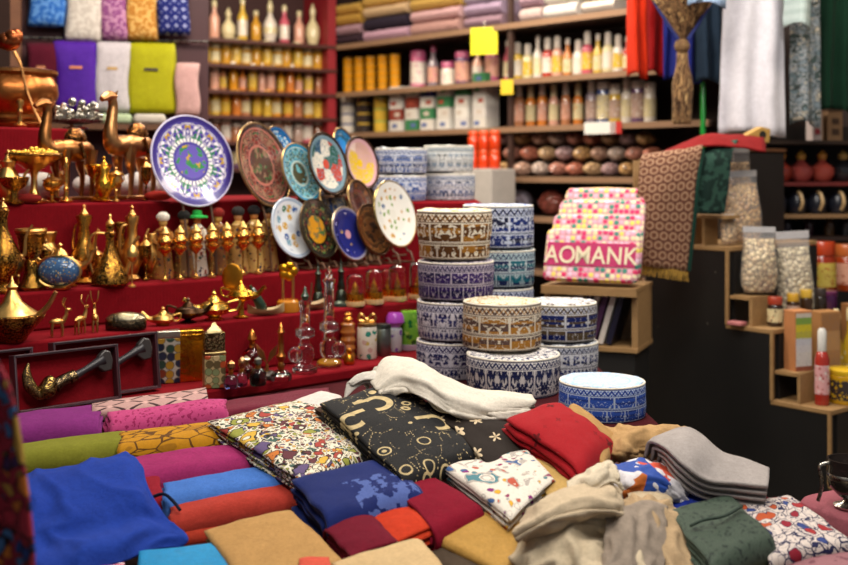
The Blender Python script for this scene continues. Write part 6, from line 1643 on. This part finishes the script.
garment('hanging_scarf', 'pale mint towel folded over the rail beside the white dress', 788, 815, 26, 3.72, stripes(('a8b8b4', 'b4c2be'), 30.), 1., .9, cat='towel')
garment('hanging_dress', 'very dark green velvet dress at the end of the rail', 816, 866, 112, 3.90, fabric('0a2418', '123222'), 3., .95, cat='dress')
# knotted brown scarf: a gathered cone, a knot and a tail
p = ray(682, 124, 3.74)
t = thing('knotted_scarf', 'brown leopard patterned scarf gathered in a knot halfway', 'scarf', p); k = p.y / F
leo = paisley('7a5a3c', ('3c2818', 'a88458', '2c1c12', '8a6844', 'b89868'), '24160e', 30., seed=15.)
b = MB().lathe([(5 * k, 84 * k), (9 * k, 92 * k), (22 * k, 110 * k), (32 * k, 128 * k), (34 * k, 150 * k), (34 * k, 204 * k)], 48, None, 1, .5)
for v in b.v:
    a = math.atan2(v.y, v.x); s = 1 + .10 * math.sin(a * 9 + v.z * 8); v.x *= s; v.y *= s
b.build('gathered_cloth', leo, t, smooth=180)
MB().tube([(33 * k * math.cos(a * PI / 12) * (1 - .0), 0 - .004, 0) for a in range(2)], .001, 4).v
b = MB()
for s in (-1, 1): b.tube([(s * 33 * k, -.012, 150 * k), (s * 30 * k, -.012, 126 * k), (s * 18 * k, -.014, 104 * k), (s * 5 * k, -.016, 84 * k)], .006, 8, None, 5)
b.build('border', fabric('2c3468'), t)
MB().ball((8 * k, 7 * k, 8 * k), (0, 0, 78 * k), 14).build('knot', leo, t)
b = MB().lathe([(8 * k, 0), (9 * k, 3 * k), (10 * k, 40 * k), (6 * k, 60 * k), (5 * k, 74 * k)], 40, None, 1, .6)
for v in b.v:
    a = math.atan2(v.y, v.x); s = 1 + .14 * math.sin(a * 7 + v.z * 12); v.x *= s; v.y *= s
b.build('tail', leo, t, smooth=180)
MB().lathe([(1.5 * k, 80 * k), (1.5 * k, 210 * k)], 8).build('hanging_cord', SILVER, t)
t = thing('green_pole', 'bright green pole standing behind the red cloth', 'pole', (ray(703, 0, 4.12).x, 4.12, 0))
MB().lathe([(.010, 0), (.010, 1.77), (.008, 1.78)], 14).build('rod', glossy('1c8a34'), t)
MB().lathe([(.06, 0), (.06, .01), (.012, .02)], 16).build('base', plain('222222', .5), t)

# ------------------------------------------------------------------ rack of perfume at the far right
rk = thing('perfume_rack', 'dark wooden rack of perfume flasks behind the resin bags', 'rack', (1.20, 4.09, 0), R(8))
MB().box((.62, .02, 1.62), (.30, .16, .81)).build('back_panel', plain('1c1412', .7), rk, smooth=0)
for z, c in ((1.56, '3a2a20'), (1.405, '6a2420'), (1.285, '8a6a48'), (1.20, '2c1c16'), (.9, '2c1c16')):
    MB().box((.62, .20, .014), (.30, .06, z - .007)).build('shelf', plain(c, .5), rk, smooth=0)
for x in (-.005, .6): MB().box((.014, .2, 1.62), (x, .06, .81)).build('upright', plain('2a1c16', .6), rk, smooth=0)
def rkp(px, z, y=.04):
    b = Vector((1.20, 4.09, 0)); d = Vector((math.cos(R(8)), math.sin(R(8)), 0)); nn = Vector((-d.y, d.x, 0))
    p = along(px, b + nn * y, d); p.z = z + .0012; return p
for i, (px, c, cc) in enumerate(((766, '6a1c20', 'b07a30'), (781, '9a3a2c', 'c08438'), (801, 'a84a44', 'c89440'), (822, 'a04438', 'b87c34'), (843, '1c1c20', 'a8864c'))):
    p = rkp(px, 1.405); k = p.y / F
    b, s = bottle('flask', 24 * k, 33 * k, c, cc, None)
    b['used'] = 1; b.location = p; b['label'] = '%s perfume flask with a gold stopper, %s along the rack' % (('maroon', 'red', 'rose red', 'brick red', 'black')[i], ORD[i]); b['category'] = 'perfume flask'; b['group'] = 'perfume flasks on the rack'
for i, px in enumerate((777, 797, 817, 838)):
    p = rkp(px, 1.285, .02); k = p.y / F
    t = thing('handled_pot', 'dark pot with a pale curved handle, %s along the lower rack shelf' % ORD[i], 'pot', p, 0, 'dark pots on the rack')
    MB().lathe([(7 * k, 0), (9 * k, 4 * k), (9.5 * k, 14 * k), (6 * k, 20 * k), (7 * k, 22 * k)], 18).build('body', plain('1c1e28', .3), t)
    MB().tube([(0, -9 * k, 4 * k), (1 * k, -13 * k, 11 * k), (0, -11 * k, 19 * k), (-1 * k, -6 * k, 22 * k)], 1.8 * k, 8, None, 5).build('handle', plain('c8a878', .4), t)
for i, (px, c) in enumerate(((786, '2a2a38'), (808, '34202a'), (829, '4a3420'), (846, '2c2c30'))):
    p = rkp(px, 1.20, .05); k = p.y / F
    b, s = bottle('tall', 15 * k, 22 * k, c, 'a8864c', None)
    b['used'] = 1; b.location = p; b['label'] = '%s small bottle, %s along the lowest visible rack shelf' % (('blue black', 'plum', 'brown', 'charcoal')[i], ORD[i]); b['category'] = 'bottle'; b['group'] = 'small bottles on the rack'
for i, (px, w, h, c, r_, l) in enumerate(((814, 10, 30, 'b8a8a4', '9a2c34', 'narrow white model house with red shutters on the rack top'), (832, 15, 30, '8a6a4c', '4a3424', 'brown model house with a flat roof on the rack top'))):
    p = rkp(px, 1.56, .05); k = p.y / F
    t = thing('model_house', l, 'model house', p, R(8), 'model houses')
    MB().box((w * k, .05, h * k), (0, 0, h / 2 * k)).build('walls', plain(c, .6), t, smooth=0)
    MB().box((w * 1.15 * k, .058, .006), (0, 0, h * k + .003)).build('roof', plain(r_, .6), t, smooth=0)
    for zz in (.3, .65):
        MB().box((w * .5 * k, .002, h * .18 * k), (0, -.026, h * zz * k)).build('window', plain(r_, .5), t, smooth=0)

# ------------------------------------------------------------------ woven purses on a crate, booklets below
PO = Vector((.345, 3.26, 0))
A1 = onz(540, 284, 1.45 - 114 * 3.25 / F); B1 = ray(636, 290, 3.14)
A1 = ray(541, 281, 3.25)
px_ = (B1 - A1); px_.z = 0; Wp = px_.length; px_.normalize(); pyv = Vector((-px_.y, px_.x, 0))
PAng = math.atan2(px_.y, px_.x)
cr8 = thing('wooden_crate', 'pale wooden crate stand under the pink woven purses', 'crate', (A1.x, A1.y, 0), PAng)
zc = A1.z - .012
MB().box((Wp, .02, .024), (Wp / 2, .01, zc - .012)).build('front_board', TAN, cr8, smooth=0)
MB().box((Wp, .22, .012), (Wp / 2, .13, zc - .006)).build('top_board', TAN, cr8, smooth=0)
zs = .935
for xx in (.01, Wp - .01): MB().box((.018, .20, zc - zs - .01), (xx, .13, (zc + zs) / 2 - .008)).build('side_board', TAN, cr8, smooth=0)
MB().box((Wp - .04, .012, zc - zs - .01), (Wp / 2, .225, (zc + zs) / 2 - .008)).build('back_board', plain('c0a888', .6), cr8, smooth=0)
MB().box((Wp, .22, .012), (Wp / 2, .13, zs - .006)).build('shelf', TAN, cr8, smooth=0)
MB().box((Wp - .02, .20, zs - .014), (Wp / 2, .13, (zs - .014) / 2)).build('plinth', plain('14110f', .6), cr8, smooth=0)
g = G('woven_purse'); x, y, z = g.xyz('Object')
d, c, pq = g.vor(g.vec(x, 0., z), 62., .25); r, gg, b = g.red(c)
pm = g.end(g.mix(d < .46, 'c89098', g.pal(r, ('dccca8', 'd02c60', 'e0a0b4', 'e0c860', 'c83064', '3f8070', 'd8b4c8', 'e0c8a0'))), .8, 0., d * -1., .6, .004)
def purse(label, x, y, z, w, h, th, lean, letters=None, ground=None):
    o = cr8.location + px_ * x + pyv * y; o.z = z
    t = thing('woven_purse', label, 'purse', o, 0, 'woven purses on the crate', rot=(R(-lean), 0, PAng))
    b = MB()
    n = 20
    ring = []
    for i in range(n):
        a = 2 * PI * i / n; cx_, sz = math.cos(a), math.sin(a)
        ring.append((w / 2 * math.copysign(abs(cx_) ** .16, cx_) + w / 2, h / 2 * math.copysign(abs(sz) ** .16, sz) + h / 2))
    vs = []
    for yy, s in ((0, .97), (-.35 * th, 1.), (-.75 * th, 1.), (-th, .93)):
        vs += [((q - w / 2) * s + w / 2, yy, (zz - h / 2) * s + h / 2) for q, zz in ring]
    fs = []
    for j in range(3):
        for i in range(n): fs.append((j * n + i, (j + 1) * n + i, (j + 1) * n + (i + 1) % n, j * n + (i + 1) % n))
    fs += [tuple(reversed(range(n))), tuple(range(3 * n, 4 * n))]
    b.add(vs, [tuple(reversed(f)) for f in fs]); b.build('pouch', pm, t, smooth=50)
    b = MB().tube([(w * .04, -th * .5, h * .99), (w * .5, -th * .5, h * 1.005), (w * .96, -th * .5, h * .99)], .003, 6); b.build('zip', plain('c8a040', .4), t)
    if ground:
        MB().box((w * .94, .003, h * .44), (w / 2, -th - .001, h * .50)).build('band', fabric(ground), t, smooth=0)
    if letters:
        for i, chh in enumerate(letters):
            cu = bpy.data.curves.new('letter', 'FONT'); cu.body = chh; cu.size = h * .46; cu.extrude = .0015; cu.align_x = 'CENTER'; cu.offset = .0008
            tmp = bpy.data.objects.new('letter_curve', cu); COL.objects.link(tmp); bpy.context.view_layer.update()
            me = bpy.data.meshes.new_from_object(tmp.evaluated_get(bpy.context.evaluated_depsgraph_get())); bpy.data.objects.remove(tmp)
            me.materials.clear(); me.materials.append(fabric('d8ccae'))
            lo = bpy.data.objects.new('letter', me); COL.objects.link(lo); lo.parent = t
            lo.location = (w * (.085 + .167 * i), -th - .0028, h * .33); lo.rotation_euler = (PI / 2, 0, 0); lo.scale = (.86, 1, 1)
    return t
purse('front woven purse with cream letters on a pink band', .0, .03, zc + .008, Wp, .160, .024, 20, 'AOMANK', 'b03a64')
purse('second woven purse leaning behind the lettered one', .006, .062, zc + .008, Wp * .98, .205, .024, 20)
purse('third woven purse leaning between the second and the rearmost', .012, .094, zc + .008, Wp * .93, .250, .024, 20)
purse('rearmost woven purse with its pale top against the shelf', .018, .126, zc + .008, Wp * .90, .288, .024, 20)
bk = [('c8bca8', 'cream booklet leaning first in the crate'), ('4a3c5a', 'dark violet booklet leaning in the crate'), ('c4b8b0', 'pale booklet leaning in the middle of the crate'), ('4a2a4c', 'plum booklet leaning near the crate end'), ('d0c8c0', 'white booklet leaning at the crate end'), ('1c1c30', 'navy booklet last in the crate')]
for i, (c, l) in enumerate(bk):
    o = cr8.location + px_ * (.07 + .024 * i) + pyv * .045; o.z = .9405
    t = thing('booklet', l, 'booklet', o, 0, 'booklets leaning in the crate', rot=(0, R(16), PAng))
    MB().box((.016, .13, .145), (0, .065, .0725)).build('cover', plain(c, .4), t, smooth=0, bevel=.001)
    MB().box((.012, .128, .145), (.001, .0645, .0735)).build('pages', plain('d8d0c4', .7), t, smooth=0)

# ------------------------------------------------------------------ pink stool with a silver glass cup
p = ray(836, 505, 1.86)
pt_ = .876
t = thing('pink_stool', 'square stool under a dusty pink satin cloth', 'stool', (p.x + .062, 1.90, 0), .5)
b = MB(); n = 40
vs, fs = [], []
for j, (s, z) in enumerate(((.0, pt_), (.6, pt_), (.95, pt_ - .002), (1.02, pt_ - .012), (1.05, pt_ - .05), (1.08, pt_ - .16), (1.10, pt_ - .28))):
    for i in range(n):
        a = 2 * PI * i / n; cx_, sy_ = math.cos(a), math.sin(a)
        q = .085 * s * (1 + (.04 * math.sin(a * 9) * max(0, j - 3) / 3))
        vs.append((q * math.copysign(abs(cx_) ** .45, cx_), q * math.copysign(abs(sy_) ** .45, sy_), z))
for j in range(6):
    for i in range(n): fs.append((j * n + i, (j + 1) * n + i, (j + 1) * n + (i + 1) % n, j * n + (i + 1) % n))
b.add(vs, [tuple(reversed(f)) for f in fs]).build('cloth', fabric('8a4650', '9a5660', rough=.6), t, smooth=60)
for sx in (-1, 1):
    for sy in (-1, 1): MB().box((.02, .02, pt_ - .02), (sx * .06, sy * .06, (pt_ - .02) / 2)).build('leg', DWOOD, t, smooth=0)
c0 = Vector((ray(850, 500, 1.87).x, 1.87, pt_ + .0012)); k = c0.y / F
t = thing('glass_cup', 'dark glass cup on a silver foot with silver handle, on the pink stool', 'cup', c0)
MB().lathe([(15 * k, 0), (16 * k, 2 * k), (8 * k, 5 * k), (6 * k, 8 * k), (12 * k, 12 * k)], 28).build('foot', SILVER, t)
MB().lathe([(11 * k, 11 * k), (20 * k, 20 * k), (22 * k, 30 * k), (21 * k, 40 * k), (22 * k, 48 * k), (20 * k, 48 * k), (19 * k, 36 * k), (10 * k, 16 * k)], 28).build('bowl', glossy('2c2624', .08), t)
MB().lathe([(21.5 * k, 28 * k), (22.6 * k, 30 * k), (22.4 * k, 33 * k), (21 * k, 35 * k)], 28).build('band', SILVER, t)
MB().tube([(-21 * k, 0, 44 * k), (-30 * k, 0, 40 * k), (-28 * k, 0, 22 * k), (-32 * k, 0, 6 * k)], 2 * k, 8, None, 5).build('handle', SILVER, t)
